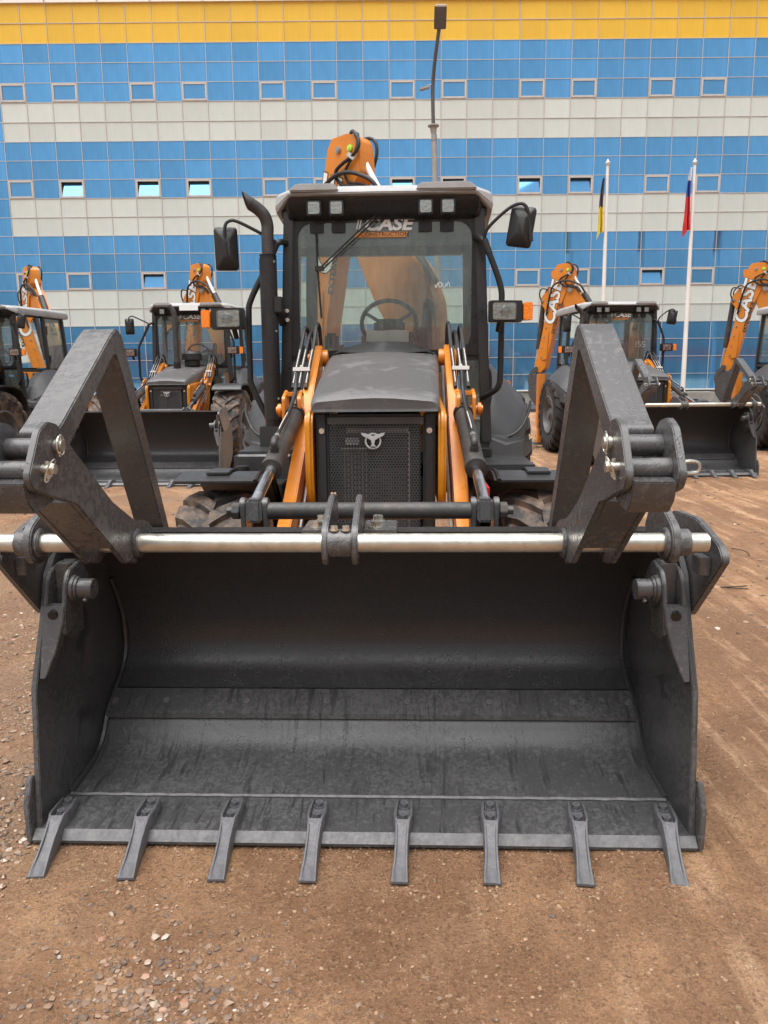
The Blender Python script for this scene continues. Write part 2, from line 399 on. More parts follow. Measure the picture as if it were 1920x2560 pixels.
def wheel(root, cx, cy, cz, rad, wid, rimr, lugs, rub='rubber'):
    s = 1 if cx > 0 else -1
    t = tyre(M(), cx, cy, cz, rad, wid, rimr, lugs).build('wheel', rub, root, smooth=28)
    m = M(); hw = wid/2; o = s*hw
    m.revolve([(o*.92, rimr+.012), (o*.96, rimr-.012), (o*.80, rimr-.03), (o*.45, rimr*.86), (o*.30, rimr*.55), (o*.34, 0.001), (o*.12, .001), (-o*.8, rimr-.03), (-o*.9, rimr+.012)], (cx, cy, cz), 40)
    m.build('rim', 'rim_grey', t, smooth=30)
    h = M(); h.cyl((cx+o*.30, cy, cz), (cx+o*.78, cy, cz), rimr*.40, rimr*.34, 24); h.cyl((cx+o*.78, cy, cz), (cx+o*.92, cy, cz), rimr*.22, n=20)
    for i in range(8):
        a = 2*math.pi*i/8; h.cyl((cx+o*.30, cy+math.cos(a)*rimr*.6, cz+math.sin(a)*rimr*.6), (cx+o*.45, cy+math.cos(a)*rimr*.6, cz+math.sin(a)*rimr*.6), .018, n=6)
    h.build('hub', 'rim_grey', t, smooth=30)
    return t

def make_loader(big=False):
    root = empty('backhoe_loader')
    # ============ bucket
    prof = [(.30, 1.036), (.45, 1.002), (.58, .94), (.69, .85), (.77, .75), (.825, .64), (.858, .53), (.864, .44), (.84, .365), (.785, .307), (.70, .253), (.645, .218), (.61, .19), (.585, .15), (.545, .102), (.48, .070), (.40, .055), (.22, .044)]
    bucket = M().sheet(prof[:11], -1.112, 1.112, .018, 24).build('bucket', 'bucket_paint_shaded', root, smooth=50)
    M().sheet(prof[10:], -1.112, 1.112, .018, 24).build('bucket_floor', 'bucket_paint_lit', bucket, smooth=50)
    B = lambda m, n, mat='bucket_paint_shaded', bev=.003, **k: m.build(n, mat, bucket, bev, **k)
    side = [(.02, .018), (.05, .30), (.075, .53), (.18, .755), (.235, .90), (.34, 1.0), (.50, 1.012), (.64, .965), (.765, .875), (.845, .775), (.892, .66), (.905, .52), (.885, .40), (.80, .30), (.70, .235), (.62, .165), (.56, .09), (.48, .04), (.3, .012)]
    ear = rpoly([(.46, 1.085), (.217, 1.10), (.01, 1.05), (-.03, 1.01), (.235, .745), (.50, .78), (.60, .95)], .035)
    for s in (-1, 1):
        B(M().prism(side, s*1.112, s*1.132), 'side_plate', 'bucket_paint_lit')
        B(M().prism(ear, s*1.137, s*1.163), 'ear_plate', 'charcoal', .004)
        B(M().prism([(-.01, .01), (-.012, .15), (.03, .235), (.11, .20), (.12, .012)], s*1.1325, s*1.152), 'side_cutter', 'charcoal')
        m = M()                                   # hinge bracket: two ribs and a web
        rib = rpoly([(.225, .915), (.19, .87), (.165, .765), (.155, .70), (.18, .69), (.30, .735), (.40, .84), (.33, .93)], .02)
        m.prism(rib, s*1.032, s*1.046); m.prism(rib, s*1.096, s*1.109)
        m.loft([[(s*a, .168, .80), (s*b, .168, .80), (s*b, .21, .80), (s*a, .21, .80)] if z > .79 else [(s*a, y, z), (s*b, y, z), (s*b, y+.05, z), (s*a, y+.05, z)] for a, b, y, z in ((1.034, 1.108, .168, .80), (1.036, 1.109, .150, .742), (1.058, 1.110, .128, .65), (1.090, 1.1105, .098, .56))])
        m.bx(min(s*1.046, s*1.096), max(s*1.046, s*1.096), .25, .34, .66, .93)
        B(m, 'hinge_bracket', 'charcoal')
        m = M(); m.cyl((s*1.032, .245, .842), (s*1.017, .245, .842), .050, n=28); m.cyl((s*1.017, .245, .842), (s*1.007, .245, .842), .044, n=28); m.cyl((s*1.007, .245, .842), (s*.955, .245, .842), .037, n=28)
        m.hexbolt((s*.980, .220, .813), (0, -.7, -.7), .008, .012); B(m, 'hinge_pin', 'charcoal', .003)
        m = M(); m.bx(min(s*1.10, s*1.136), max(s*1.10, s*1.136), .06, .13, .94, 1.0); B(m, 'stop_block', 'charcoal')
        m = M(); m.tube([(s*1.106, .24, .052), (s*1.104, .46, .068), (s*1.102, .55, .112), (s*1.098, .61, .195), (s*1.094, .70, .262), (s*1.092, .79, .322), (s*1.092, .845, .40), (s*1.094, .850, .53), (s*1.098, .815, .64), (s*1.104, .762, .74)], .012, 6); B(m, 'weld_bead', 'bucket_paint_shaded', 0)
        m = M(); m.cyl((s*1.11, .16, .807), (s*1.092, .16, .807), .001, n=8); m.cyl((s*1.071, .172, .776), (s*1.071, .150, .772), .016, n=16); B(m, 'grease_port', 'cab_black', 0)
    B(M().prism([(.24, .018), (.24, .047), (.014, .046), (-.012, .020), (-.012, .008), (.02, .006)], -1.131, 1.131), 'cutting_edge', 'bucket_paint_lit', .002)
    B(M().prism([(.0145, .0475), (-.0135, .0203), (-.0135, .0183), (.0145, .044)], -1.13, 1.13), 'edge_bevel', 'worn_edge', 0)
    m = M(); m.tube([(x/20*1.10, .232+.003*math.sin(x*3.1), .050) for x in range(-20, 21)], .0085, 6, sub=3); B(m, 'weld_bead', 'worn_edge', 0)
    B(M().prism([(.700, .272), (.712, .256), (.612, .186), (.592, .184), (.596, .204)], -1.098, 1.098), 'wear_strip', 'bucket_paint_lit', .002)
    B(M().prism([(.7005, .2735), (.7125, .2575), (.7155, .2600), (.7035, .2760)], -1.097, 1.097), 'strip_seam', 'cab_black', 0)
    for i, x in enumerate((-1.075, -.857, -.517, -.18, .158, .498, .842, 1.07)):
        m = M(); c = Vector((x, .6475, .2375)); d = Vector((0, -.56, .83))
        m.cyl(c, c+d*.004, .014, n=20); m.cyl(c+d*.004, c+d*.006, .0055, n=10); B(m, 'rivet', 'tooth_steel', 0)
    # teeth
    tm = M(); secs = []
    for (v, hw, wb, wt, dp) in ((.180, .012, .048, .058, 0), (.172, .025, .047, .072, .006), (.155, .031, .047, .082, .016), (.10, .034, .047, .088, .020), (.045, .034, .047, .094, .022), (.030, .031, .03, .096, .018), (.020, .028, .026, .094, .0), (.0, .026, .02, .085, .0),
                               (-.02, .0245, .014, .077, .008), (-.07, .023, .004, .056, .010), (-.12, .0245, .001, .035, .008), (-.165, .028, .0, .018, .004), (-.19, .0295, .0, .008, 0)):
        secs.append([(x, v, z) for x, z in ((-hw, wb), (-hw*.96, wt-.003), (-hw*.88, wt), (-hw*.66, wt), (-hw*.58, wt-dp), (hw*.58, wt-dp), (hw*.66, wt), (hw*.88, wt), (hw*.96, wt-.003), (hw, wb))])
    tm.loft(secs)
    for k in range(8):                             # cast number on the blade: raised ticks
        v = -.055-k*.0105; z = .0458-(k*.0105)*.375
        tm.box((0, v, z), (.012 if k % 3 else .009, .0035, .004)); tm.box((-.005+.0012*(k % 4), v-.004, z-.0012), (.003, .006, .004))
    t0 = tm.build('tooth', 'tooth_steel', bucket, smooth=40)
    bm_ = M(); bm_.hexbolt((0, .138, .066), (0, 0, 1), .0150, .020); bm_.cyl((0, .138, .083), (0, .138, .086), .007, n=12); b0 = bm_.build('bolt', 'tooth_steel', bucket)
    for i in range(8):
        xb = -1.066+.3035*i; xt = -1.037+.2930*i; an = math.atan2(xt-xb, .315)      # the outer teeth toe in slightly
        def put(o, dx, dz):
            o.parent = bucket; q = Matrix.Rotation(an, 3, 'Z') @ Vector((0, -.13+dx, 0)); o.location = (xb+q.x, .13+q.y, dz); o.rotation_euler = (0, 0, an)
        for src, dx, dz in ((t0, 0, 0), (b0, 0, 0), (b0, -.073, .001)):
            if i == 0 and dx == 0: put(src, dx, dz); continue
            c = src.copy(); COL.objects.link(c); put(c, dx, dz)
    # bucket lugs on the back
    for s in (-1, 1):
        for x in (s*.435, s*.53):
            B(M().prism(rpoly([(.90, .55), (.80, .92), (.765, 1.06), (.80, 1.085), (.845, 1.06), (.90, .95), (.95, .60)], .02), x-.011, x+.011), 'lug', 'charcoal')
    # ============ fork bar and forks
    if not big:
        bar = M().cyl((-1.155, 0, 1.064), (1.098, 0, 1.064), .030, n=32).build('fork_bar', 'zinc', root, .004)
        leaf = rpoly([(.10, 1.18), (.205, 1.13), (.235, 1.075), (.22, 1.04), (.06, 1.0), (.0, .995), (-.045, 1.01), (-.066, 1.06), (-.045, 1.12)], .03)
        for s in (-1, 1):
            m = M(); x0, x1 = (.972, .998) if s > 0 else (-1.045, -1.018)
            m.prism(leaf, x0, x1)
            m.build('bar_bracket', 'charcoal', bar, .004)
            m = M(); a = (x1, x1+.04) if s > 0 else (x0-.04, x0); b = (x0-.014, x0) if s > 0 else (x1, x1+.014)
            m.cyl((a[0], 0, 1.064), (a[1], 0, 1.064), .043, n=28); m.cyl((b[0], 0, 1.064), (b[1], 0, 1.064), .048, n=28); m.build('collar', 'charcoal', bar, .003)
        cpl = rpoly([(-.045, 1.06), (-.025, 1.0), (.02, .985), (.06, 1.02), (.30, 1.045), (.36, 1.09), (.33, 1.16), (.24, 1.185), (.10, 1.155), (-.02, 1.115)], .03)
        for x in (-.096, -.002):
            M().prism(cpl, x-.010, x+.010).build('bar_bracket', 'charcoal', bar, .004)
        M().cyl((-.086, 0, 1.064), (-.012, 0, 1.064), .044, n=28).build('sleeve', 'charcoal', bar, .003)
        for x0, x1 in ((-.205, -.107), (.009, .125)):
            M().bx(x0, x1, .23, .42, 1.040, 1.056).build('mount_pad', 'charcoal', bar, .003)
        for x, y, z, r in ((-.150, .385, 1.056, .019), (-.155, .275, 1.056, .019), (.055, .385, 1.056, .019), (.05, .275, 1.056, .019), (-.067, -.012, 1.106, .012), (-.030, -.012, 1.106, .012)):
            M().hexbolt((x, y, z), (0, 0, 1), r, r*1.3).build('bolt', 'bright_bolt', bar, .001)
        plate = rpoly([(.16, 1.085), (.11, 1.115), (-.014, 1.145), (-.173, 1.228), (-.45, 1.438), (-.485, 1.475), (-.54, 1.486), (-.585, 1.468), (-.655, 1.365), (-.635, 1.330), (-.415, 1.262), (-.10, 1.02), (-.06, 1.02), (-.02, 1.0), (.03, 1.02), (.10, 1.04)], .014, 3)
        for s, ux in ((1, .655), (-1, -.700)):
            X = lambda d: ux+s*d
            P2 = lambda m, poly, a, b: m.prism(poly, min(X(a), X(b)), max(X(a), X(b)))
            fork = P2(M(), rpoly([(.39, 1.03), (.33, 1.03), (.0, 1.63), (-.02, 1.655), (-.05, 1.645), (-.40, 1.405), (-.45, 1.42), (-.46, 1.455), (-.42, 1.475), (-.055, 1.708), (.0, 1.735), (.04, 1.715)], .02, 3), .018, .118).build('fork', 'charcoal', root, .004)
            for a, b in ((0, .018), (.118, .136)):
                P2(M(), plate, a, b).build('side_plate', 'charcoal', fork, .003)
            P2(M(), [(-.40, 1.272), (-.42, 1.266), (-.18, 1.088), (-.15, 1.088), (-.16, 1.105)], .0185, .1175).build('web_plate', 'charcoal', fork)
            P2(M(), [(-.645, 1.348), (-.60, 1.355), (-.515, 1.33), (-.50, 1.285), (-.60, 1.27), (-.63, 1.30)], .0185, .1175).build('stop_block', 'charcoal', fork, .003)
            for y, z, r in ((-.512, 1.418, .026), (-.585, 1.372, .024)):
                M().cyl((X(.0185), y, z), (X(.1175), y, z), r, n=28).build('spacer_tube', 'charcoal', fork)
            m = M(); m.cyl((X(0), -.512, 1.425), (X(-.020), -.512, 1.425), .016, n=24); m.build('pin', 'zinc', fork, .002)
            m = M(); m.cyl((X(.14), -.588, 1.376), (X(-.030), -.588, 1.376), .011, n=20); m.cyl((X(-.012), -.588, 1.395), (X(-.012), -.588, 1.352), .0055, n=10); m.cyl((X(-.024), -.588, 1.376), (X(-.032), -.588, 1.376), .0145, n=6); m.build('pin', 'zinc', fork, .001)
            m = M(); m.tube([(X(-.014), -.512+.021*math.cos(t), 1.425+.024*math.sin(t)) for t in [2*math.pi*i/14 for i in range(14)]], .0022, 6, closed=True, sub=2); m.cyl((X(-.012), -.505, 1.452), (X(-.012), -.518, 1.398), .003, n=8); m.build('lynch_ring', 'bright_bolt', fork)
            m = M(); m.tube([(X(-.018)-s*.012*math.sin(t), -.588+.018*math.cos(t), 1.372+.027*math.sin(t)) for t in [2*math.pi*i/14 for i in range(14)]], .0022, 6, closed=True, sub=2); m.build('lynch_ring', 'bright_bolt', fork)
            m = M(); m.tube([(X(.14), -.588, 1.385), (X(.163), -.588, 1.388), (X(.180), -.588, 1.384), (X(.184), -.588, 1.372), (X(.178), -.588, 1.362), (X(.162), -.588, 1.360), (X(.14), -.588, 1.366)], .0045, 8); m.build('pin_handle', 'zinc', fork)
            m = M(); m.cyl((X(-.012), 0, 1.064), (X(.0), 0, 1.064), .048, n=28); m.cyl((X(.1365), 0, 1.064), (X(.15), 0, 1.064), .046, n=28); m.build('collar', 'charcoal', fork, .003)
    # ============ linkage and tilt cylinders, loader arms
    link = M().cyl((-.425, .80, 1.022), (.425, .80, 1.022), .036, n=28).build('cross_tube', 'cylinder_grey', root, .003)
    for s in (-1, 1):
        m = M(); m.bx(min(s*.449, s*.516), max(s*.449, s*.516), .765, .845, .975, 1.075); m.build('rod_eye', 'charcoal', link, .012)
        m = M(); m.cyl((s*.425, .80, 1.022), (s*.60, .80, 1.022), .016, n=18); m.cyl((s*.545, .80, 1.022), (s*.575, .80, 1.022), .036, n=8); m.cyl((s*.575, .80, 1.022), (s*.60, .80, 1.022), .020, n=6); m.build('pin', 'cylinder_grey', link, .002)
        p0, p1, p2 = Vector((s*.483, .82, 1.055)), Vector((s*.478, 1.20, 1.150)), Vector((s*.462, 1.92, 1.372))
        cylr = M(); cylr.cyl(p1, p2, .048, n=28); d = (p2-p1).normalized(); cylr.cyl(p1-d*.012, p1+d*.04, .052, n=28)
        cylr.cyl(p2, p2+d*.05, .045, .03, n=20)
        cy = cylr.build('tilt_cylinder', 'cylinder_grey', root, .003)
        M().cyl(p0, p1, .024, n=24).build('piston_rod', 'chrome', cy)
        up = Vector((0, -.29, .95)).normalized(); e = p1+d*.10
        m = M(); m.cyl(e+up*.04, e+up*.07, .022, n=16); m.tube([e+up*.06, e+up*.085, e+up*.095+d*.03, e+up*.09+d*.06], .017, 12); m.build('elbow', 'cylinder_grey', cy)
        m = M(); q = e+up*.09+d*.05; m.tube([q, q+d*.15+up*.0, q+d*.40-up*.01, q+d*.62+up*.02, q+d*.72+up*.10], .0105, 10); m.build('hose', 'hose', cy)
        m = M(); m.tube([q+up*.0108+d*.10, q+d*.18+up*.0108, q+d*.36+up*.001], .0030, 5); m.build('hose_print', 'hose_print', cy)
        m = M(); m.cyl(p2-d*.06, p2-d*.02, .054, n=28); m.build('clamp', 'plastic_black', cy)
        m = M(); m.cyl(q+d*.01, q+d*.05, .014, n=6); m.cyl(p2+up*.05, p2+up*.10+d*.03, .017, n=6); m.build('fitting', 'steel', cy)
        # arm: a deep box-section beam, cranked
        arm = rpoly([(.94, .34), (1.0, .32), (1.08, .46), (1.16, .62), (1.45, .72), (1.9, .98), (2.30, 1.27), (2.62, 1.50), (2.76, 1.62), (2.78, 1.72), (2.70, 1.765), (2.58, 1.73), (2.2, 1.52), (1.8, 1.25), (1.35, .985), (1.10, .87), (1.02, .76), (.97, .60), (.93, .46)], .03, 3)
        x0, x1 = sorted((s*.388, s*.452))
        am = M().prism(arm, x0, x1).build('loader_arm', 'orange', root, .006)
        rib = [(y, z-.012) for y, z in [(1.10, .84), (1.35, .95), (1.8, 1.215), (2.2, 1.485)]]
        M().tube([(s*.456, y, z-.04) for y, z in rib], .012, 8, smooth=False).build('arm_rib', 'orange', am)
        m = M(); m.prism(rpoly([(1.86, 1.46), (1.99, 1.50), (2.02, 1.40), (1.97, 1.30), (1.86, 1.32)], .02), *sorted((s*.426, s*.446))); m.prism(rpoly([(1.86, 1.46), (1.99, 1.50), (2.02, 1.40), (1.97, 1.30), (1.86, 1.32)], .02), *sorted((s*.512, s*.530))); m.bx(min(s*.426, s*.53), max(s*.426, s*.53), 1.93, 2.0, 1.46, 1.485); m.build('cylinder_bracket', 'orange', am, .004)
        m = M(); m.cyl((s*.42, 1.95, 1.385), (s*.575, 1.95, 1.385), .022, n=18); m.cyl((s*.545, 1.95, 1.385), (s*.565, 1.95, 1.385), .036, n=18); m.build('pin', 'orange', am, .002)
        m = M(); m.cyl((s*.355, 2.68, 1.68), (s*.47, 2.68, 1.68), .052, n=24); m.cyl((s*.47, 2.68, 1.68), (s*.485, 2.68, 1.68), .03, n=6); m.build('pivot', 'orange', am, .004)
        m = M(); m.tube([(s*.38, 1.02, .60), (s*.376, 1.2, .74), (s*.372, 1.5, .93), (s*.372, 2.0, 1.24), (s*.375, 2.4, 1.50), (s*.38, 2.62, 1.62)], .010, 8, smooth=False); m.build('steel_pipe', 'steel', am)
        for k, (dx, h) in enumerate(((.0, 1.83), (.035, 1.86), (-.04, 1.88))):
            m = M(); m.tube([(s*(.475+dx), 2.15, 1.50), (s*(.470+dx), 2.30, 1.62), (s*(.462+dx), 2.48, 1.76), (s*(.455+dx), 2.60, h), (s*(.452+dx), 2.72, h-.01), (s*(.45+dx), 2.80, 1.70), (s*(.44+dx), 2.84, 1.52)], .012, 8); m.build('hose', 'hose', am)
            m = M(); m.tube([(s*(.475+dx), 2.17, 1.531), (s*(.470+dx), 2.30, 1.636), (s*(.464+dx), 2.42, 1.728)], .0035, 5); m.build('hose_print', 'hose_print', am)
        m = M(); m.bx(min(s*.42, s*.52), max(s*.42, s*.52), 2.24, 2.265, 1.60, 1.622); m.hexbolt((s*.47, 2.252, 1.622), (0, 0, 1), .009, .012); m.build('hose_clamp', 'white_paint', am, .002)
        if s > 0 and not big:
            M().bx(.512, .528, 1.05, 1.5, .93, 1.08).build('safety_strut', 'red_paint', am, .002)
            M().prism([(1.45, .75), (1.95, 1.05), (1.95, 1.13), (1.45, .86)], .4545, .458).build('decal', 'red_paint', am)
        if big and s > 0:
            m = M(); text(m, 'CASE', (.4545, 1.9, 1.12), (0, .86, .51), (0, -.51, .86), .17, shear=.2, offset=.03, xs=1.0); m.build('lettering', 'decal_white', am)
            M().prism([(1.30, .80), (1.95, 1.16), (1.95, 1.09), (1.30, .74)], .4542, .457).build('decal', 'red_paint', am)
    m = M(); m.cyl((-.35, 1.0, .72), (.35, 1.0, .72), .06, n=24); m.build('torque_tube', 'orange', root)
    # ============ hood, grille, front frame
    secs = []
    for v, hw, ze, zt, rr in ((1.405, .298, 1.415, 1.440, .02), (1.40, .306, 1.402, 1.468, .03), (1.43, .314, 1.402, 1.492, .035), (1.52, .320, 1.40, 1.515, .04), (1.75, .327, 1.40, 1.565, .05), (2.1, .336, 1.42, 1.635, .06), (2.45, .350, 1.45, 1.69, .06), (2.72, .362, 1.46, 1.722, .06), (2.86, .360, 1.50, 1.735, .05)):
        q = [(-hw, v, ze)]+[(-hw+rr-rr*math.cos(R(a)), v, zt-.018-rr+rr*math.sin(R(a))) for a in (0, 30, 60, 90)]
        q += [(x*hw, v, zt-.018+.018*(1-(x/.8)**2)) for x in (-.6, -.3, 0, .3, .6)]
        q += [(hw-rr+rr*math.cos(R(a)), v, zt-.018-rr+rr*math.sin(R(a))) for a in (90, 60, 30, 0)]+[(hw, v, ze)]
        secs.append(q)
    hood = M().loft(secs).build('hood', 'hood_plastic', root, smooth=40)
    m = M(); q = []
    for v, dz in ((2.66, -.01), (2.75, .045), (2.86, .05), (2.95, .0)):
        q.append([(x*.335, v+.05*x*x, 1.722+dz*1.35*(1-x*x)+(.0 if abs(x) < 1 else -.02)) for x in (-1, -.8, -.6, -.4, -.2, 0, .2, .4, .6, .8, 1)])
    m.loft(q, False); m.build('cowl_vent', 'plastic_black', hood)
    for x in (-.27, .28): M().box((x, 2.62, 1.713), (.012, .05, .012)).build('hood_catch', 'plastic_black', hood, .003)
    gf = M()
    for s in (-1, 1):
        gf.prism([(s*.238, 1.46), (s*.298, 1.475), (s*.302, 1.54), (s*.238, 1.54)], .62, 1.398, 'z')
    gf.bx(-.238, .238, 1.475, 1.54, 1.345, 1.385); gf.bx(-.238, .238, 1.475, 1.54, .60, .66)
    gr = gf.build('grille', 'cab_grey', root, .012)
    m = M(); m.bx(-.238, .238, 1.462, 1.470, 1.338, 1.372)
    hexperf(m, -.238, .232, .655, 1.345, .0152, .74, lambda a, b: (a, 1.465, b)); m.build('grille_mesh', 'mesh_grey', gr)
    for s in (-1, 1):
        m = M(); m.cyl((s*.268, 1.466, 1.305), (s*.268, 1.458, 1.305), .014, n=20); m.build('bolt', 'bright_bolt', gr)
    rad = M().bx(-.20, .20, 1.60, 1.66, .66, 1.30).build('radiator', 'radiator', root)
    m = M(); m.bx(-.175, -.045, 1.555, 1.59, .66, 1.205); m.build('oil_cooler', 'radiator', rad)
    m = M(); m.bx(-.155, .165, 1.585, 1.598, 1.285, 1.31); m.bx(.163, .170, 1.575, 1.585, .66, 1.29); m.bx(-.18, -.03, 1.55, 1.556, 1.205, 1.212)
    for i in range(7): m.bx(-.165+i*.0185, -.1635+i*.0185, 1.552, 1.5545, .66, 1.19)
    for i in range(14): m.bx(-.035+i*.0135, -.0342+i*.0135, 1.596, 1.5985, .66, 1.10)
    m.build('radiator_fins', 'radiator_light', rad)
    m = M(); m.bx(-.16, -.09, 1.57, 1.6, 1.225, 1.26); m.build('reservoir', 'silver_paint', rad)
    # emblem: ring with spread wings
    m = M(); m.revolve([(-.004, .033), (-.004, .041), (.004, .041), (.004, .033)], (-.012, 1.452, 1.255), 36, 'y')
    for s in (-1, 1):
        wing = [(s*.0-.012, 1.280), (s*.020-.012, 1.288), (s*.040-.012, 1.294), (s*.060-.012, 1.297), (s*.055-.012, 1.286), (s*.047-.012, 1.279), (s*.036-.012, 1.274), (s*.024-.012, 1.268), (s*.010-.012, 1.260), (s*.0-.012, 1.254)]
        m.prism(wing, 1.440, 1.449, 'y')
    m.prism([(-.016, 1.276), (-.006, 1.276), (-.002, 1.258), (-.006, 1.240), (.004, 1.226), (-.012, 1.230), (-.026, 1.226), (-.018, 1.240), (-.022, 1.258)], 1.438, 1.448, 'y')
    em = m.build('emblem', 'silver_paint', gr, .001)
    # front side shields
    sh = rpoly([(1.47, 1.40), (1.44, 1.35), (1.43, 1.10), (1.45, .97), (1.50, .90), (2.6, .92), (2.75, 1.2), (2.75, 1.50), (2.4, 1.46), (1.75, 1.42)], .05, 4)
    for s in (-1, 1): M().prism(sh, *sorted((s*.312, s*.352))).build('side_shield', 'amber_orange', root, .014, 3)
    m = M(); m.prism([(1.48, .62), (1.48, .50), (1.9, .42), (4.7, .42), (4.7, .80), (2.9, .86), (1.55, .66)], -.30, .30)
    m.bx(-.225, .225, 1.70, 2.6, .60, 1.38)
    ch = m.build('chassis', 'plastic_black', root, .01)
    # ============ axles and wheels
    fr, fw, frim = (.665, .44, .34) if big else (.485, .38, .245)
    fx = .96 if big else .84
    m = M(); m.cyl((-fx, 1.70, fr), (fx, 1.70, fr), .075, n=18); m.cyl((-fx+.1, 1.70, fr), (-fx+.22, 1.70, fr), .12, n=18); m.cyl((fx-.22, 1.70, fr), (fx-.1, 1.70, fr), .12, n=18); m.bx(-.18, .18, 1.55, 1.85, fr-.12, fr+.14); m.build('front_axle', 'plastic_black', ch)
    for s in (-1, 1):
        wheel(root, s*fx, 1.70, fr, fr, fw, frim, 20 if big else 17, 'rubber')
        wheel(root, s*.83, 3.90, .715, .715, .47, .36, 22, 'rubber_clean')
        fm = M()
        if not big:
            fa = [(1.70-math.cos(R(a))*.60*(1.02 if a < 70 else 1), fr+math.sin(R(a))*.585) for a in range(73, 176, 8)]
            x0, x1 = sorted((s*.63, s*1.05)); fm.sheet(fa[::-1], x0, x1, .016, 6)
            f = fm.build('front_fender', 'cab_grey', root, .004)
            m = M(); m.sheet([(y, z+.017) for y, z in fa[1:5]][::-1], *sorted((s*.78, s*.90)), .014, 2); m.build('fender_rib', 'cab_grey', f, .004)
            m = M(); m.tube([(s*.625, y, z) for y, z in fa], .012, 8); m.build('fender_edge', 'plastic_black', f)
            m = M(); m.prism([(y, z) for y, z in fa]+[(2.28, .75), (1.9, 1.0)], *sorted((s*.60, s*.612))); m.build('fender_flap', 'plastic_black', f)
        else:
            fa = [(1.30, fr+.66), (1.36, fr+.715), (1.5, fr+.745), (1.75, fr+.75), (2.0, fr+.735), (2.2, fr+.66), (2.32, fr+.50), (2.36, fr+.3)]
            x0, x1 = sorted((s*.74, s*1.20)); fm.sheet(fa[::-1], x0, x1, .03, 4); fm.build('front_fender', 'cab_grey', root, .008)
    m = M(); m.cyl((-.8, 3.9, .715), (.8, 3.9, .715), .10, n=18); m.bx(-.3, .3, 3.7, 4.1, .5, .95); m.build('rear_axle', 'plastic_black', ch)
    # steps, tanks
    m = M(); m.bx(.56, .92, 2.35, 2.88, .62, 1.0); m.build('fuel_tank', 'cab_grey', root, .02)
    m = M(); m.bx(.55, .93, 2.32, 2.92, 1.005, 1.03); m.bx(.55, .93, 2.305, 2.32, .96, 1.03); m.hexbolt((.83, 2.305, .995), (0, -1, 0), .011, .012); m.build('step', 'cab_grey', root, .004)
    m = M(); m.cyl((.66, 2.75, 1.03), (.66, 2.75, 1.085), .055, n=20); m.build('filler_cap', 'plastic_black', root, .006)
    m = M(); m.bx(-.95, -.56, 2.45, 2.95, .72, 1.10); m.build('battery_box', 'cab_grey', root, .03, 3)
    m = M(); m.cyl((-.86, 2.3, .93), (-.86, 2.3, 1.03), .045, n=20); m.bx(-.95, -.60, 2.2, 2.45, .75, .93); m.build('filler_cap', 'plastic_black', root, .006)
    # ============ cab
    cab = M()
    for s in (-1, 1):
        for line in ([(.630, 3.0, 2.64), (.655, 3.0, 2.1), (.672, 3.0, 1.72), (.705, 3.02, 1.10)], [(.70, 3.78, 2.64), (.735, 3.80, 1.72), (.71, 3.72, 1.35)], [(.66, 4.48, 2.64), (.68, 4.56, 1.72), (.66, 4.56, 1.2)]):
            secs = [[(s*(x-.040), y-.035, z), (s*(x+.032), y-.028, z), (s*(x+.036), y+.045, z), (s*(x-.040), y+.045, z)] for x, y, z in line]
            cab.loft(secs)
        cab.prism([(3.03, 2.60), (4.5, 2.60), (4.5, 2.66), (3.03, 2.66)], *sorted((s*.615, s*.685)))
        cab.prism([(3.03, 1.685), (4.56, 1.66), (4.56, 1.60), (3.03, 1.635)], *sorted((s*.655, s*.70)))
        cab.prism([(3.0, 1.12), (3.8, 1.12), (4.6, 1.60), (4.6, .98), (3.0, .98)], *sorted((s*.655, s*.72)))
    cab.bx(-.62, .62, 4.46, 4.54, 2.56, 2.66); cab.bx(-.64, .64, 4.52, 4.58, 1.58, 1.68)
    cab.bx(-.655, .655, 3.0, 4.58, .95, 1.04); cab.bx(-.66, .66, 3.005, 3.05, 1.645, 1.70)
    cb = cab.build('cab', 'cab_grey', root, .008)
    C = lambda m, n, mat, bev=0., **k: m.build(n, mat, cb, bev, **k)
    # roof: shell with a lip, raised front pads
    secs = []
    for z, k in ((2.63, 1.0), (2.67, 1.012), (2.735, 1.0), (2.762, .97), (2.780, .90)):
        secs.append([(x*k, 3.72+(y-3.72)*k, max(z, 2.712+(z-2.63)*.2) if y < 2.9 else z) for x, y in ((-.60, 2.86), (-.3, 2.845), (.0, 2.84), (.3, 2.845), (.60, 2.86), (.715, 3.02), (.755, 3.8), (.74, 4.62), (0, 4.70), (-.74, 4.62), (-.755, 3.8), (-.715, 3.02))])
    rf = C(M().loft(secs), 'roof', 'roof_grey', .006, smooth=30)
    for x0, x1 in ((-.60, -.285), (.215, .60)):
        sg = -1 if x0 < 0 else 1; xa, xb = (x0, x1) if sg > 0 else (x1, x0)
        C(M().prism([(xa, 2.730), (xa, 2.748), (xa+.025*sg, 2.778), (xb-.05*sg, 2.780), (xb, 2.748), (xb, 2.730)], 2.828, 3.30, 'y'), 'roof_pad', 'roof_grey', .012)
    m = M(); m.loft([[(-.61, 2.875, 2.72), (.61, 2.875, 2.72), (.66, 3.02, 2.72), (-.66, 3.02, 2.72)], [(-.62, 2.885, 2.68), (.62, 2.885, 2.68), (.66, 3.02, 2.64), (-.66, 3.02, 2.64)], [(-.61, 2.935, 2.60), (.61, 2.935, 2.60), (.63, 2.980, 2.575), (-.63, 2.980, 2.575)]]); C(m, 'header', 'cab_black', .006)
    # windshield with its printed border
    m = M(); o_, i_ = rrect(-.632, .632, 1.70, 2.60, .02), rrect(-.575, .585, 1.735, 2.565, .10); n = len(o_)
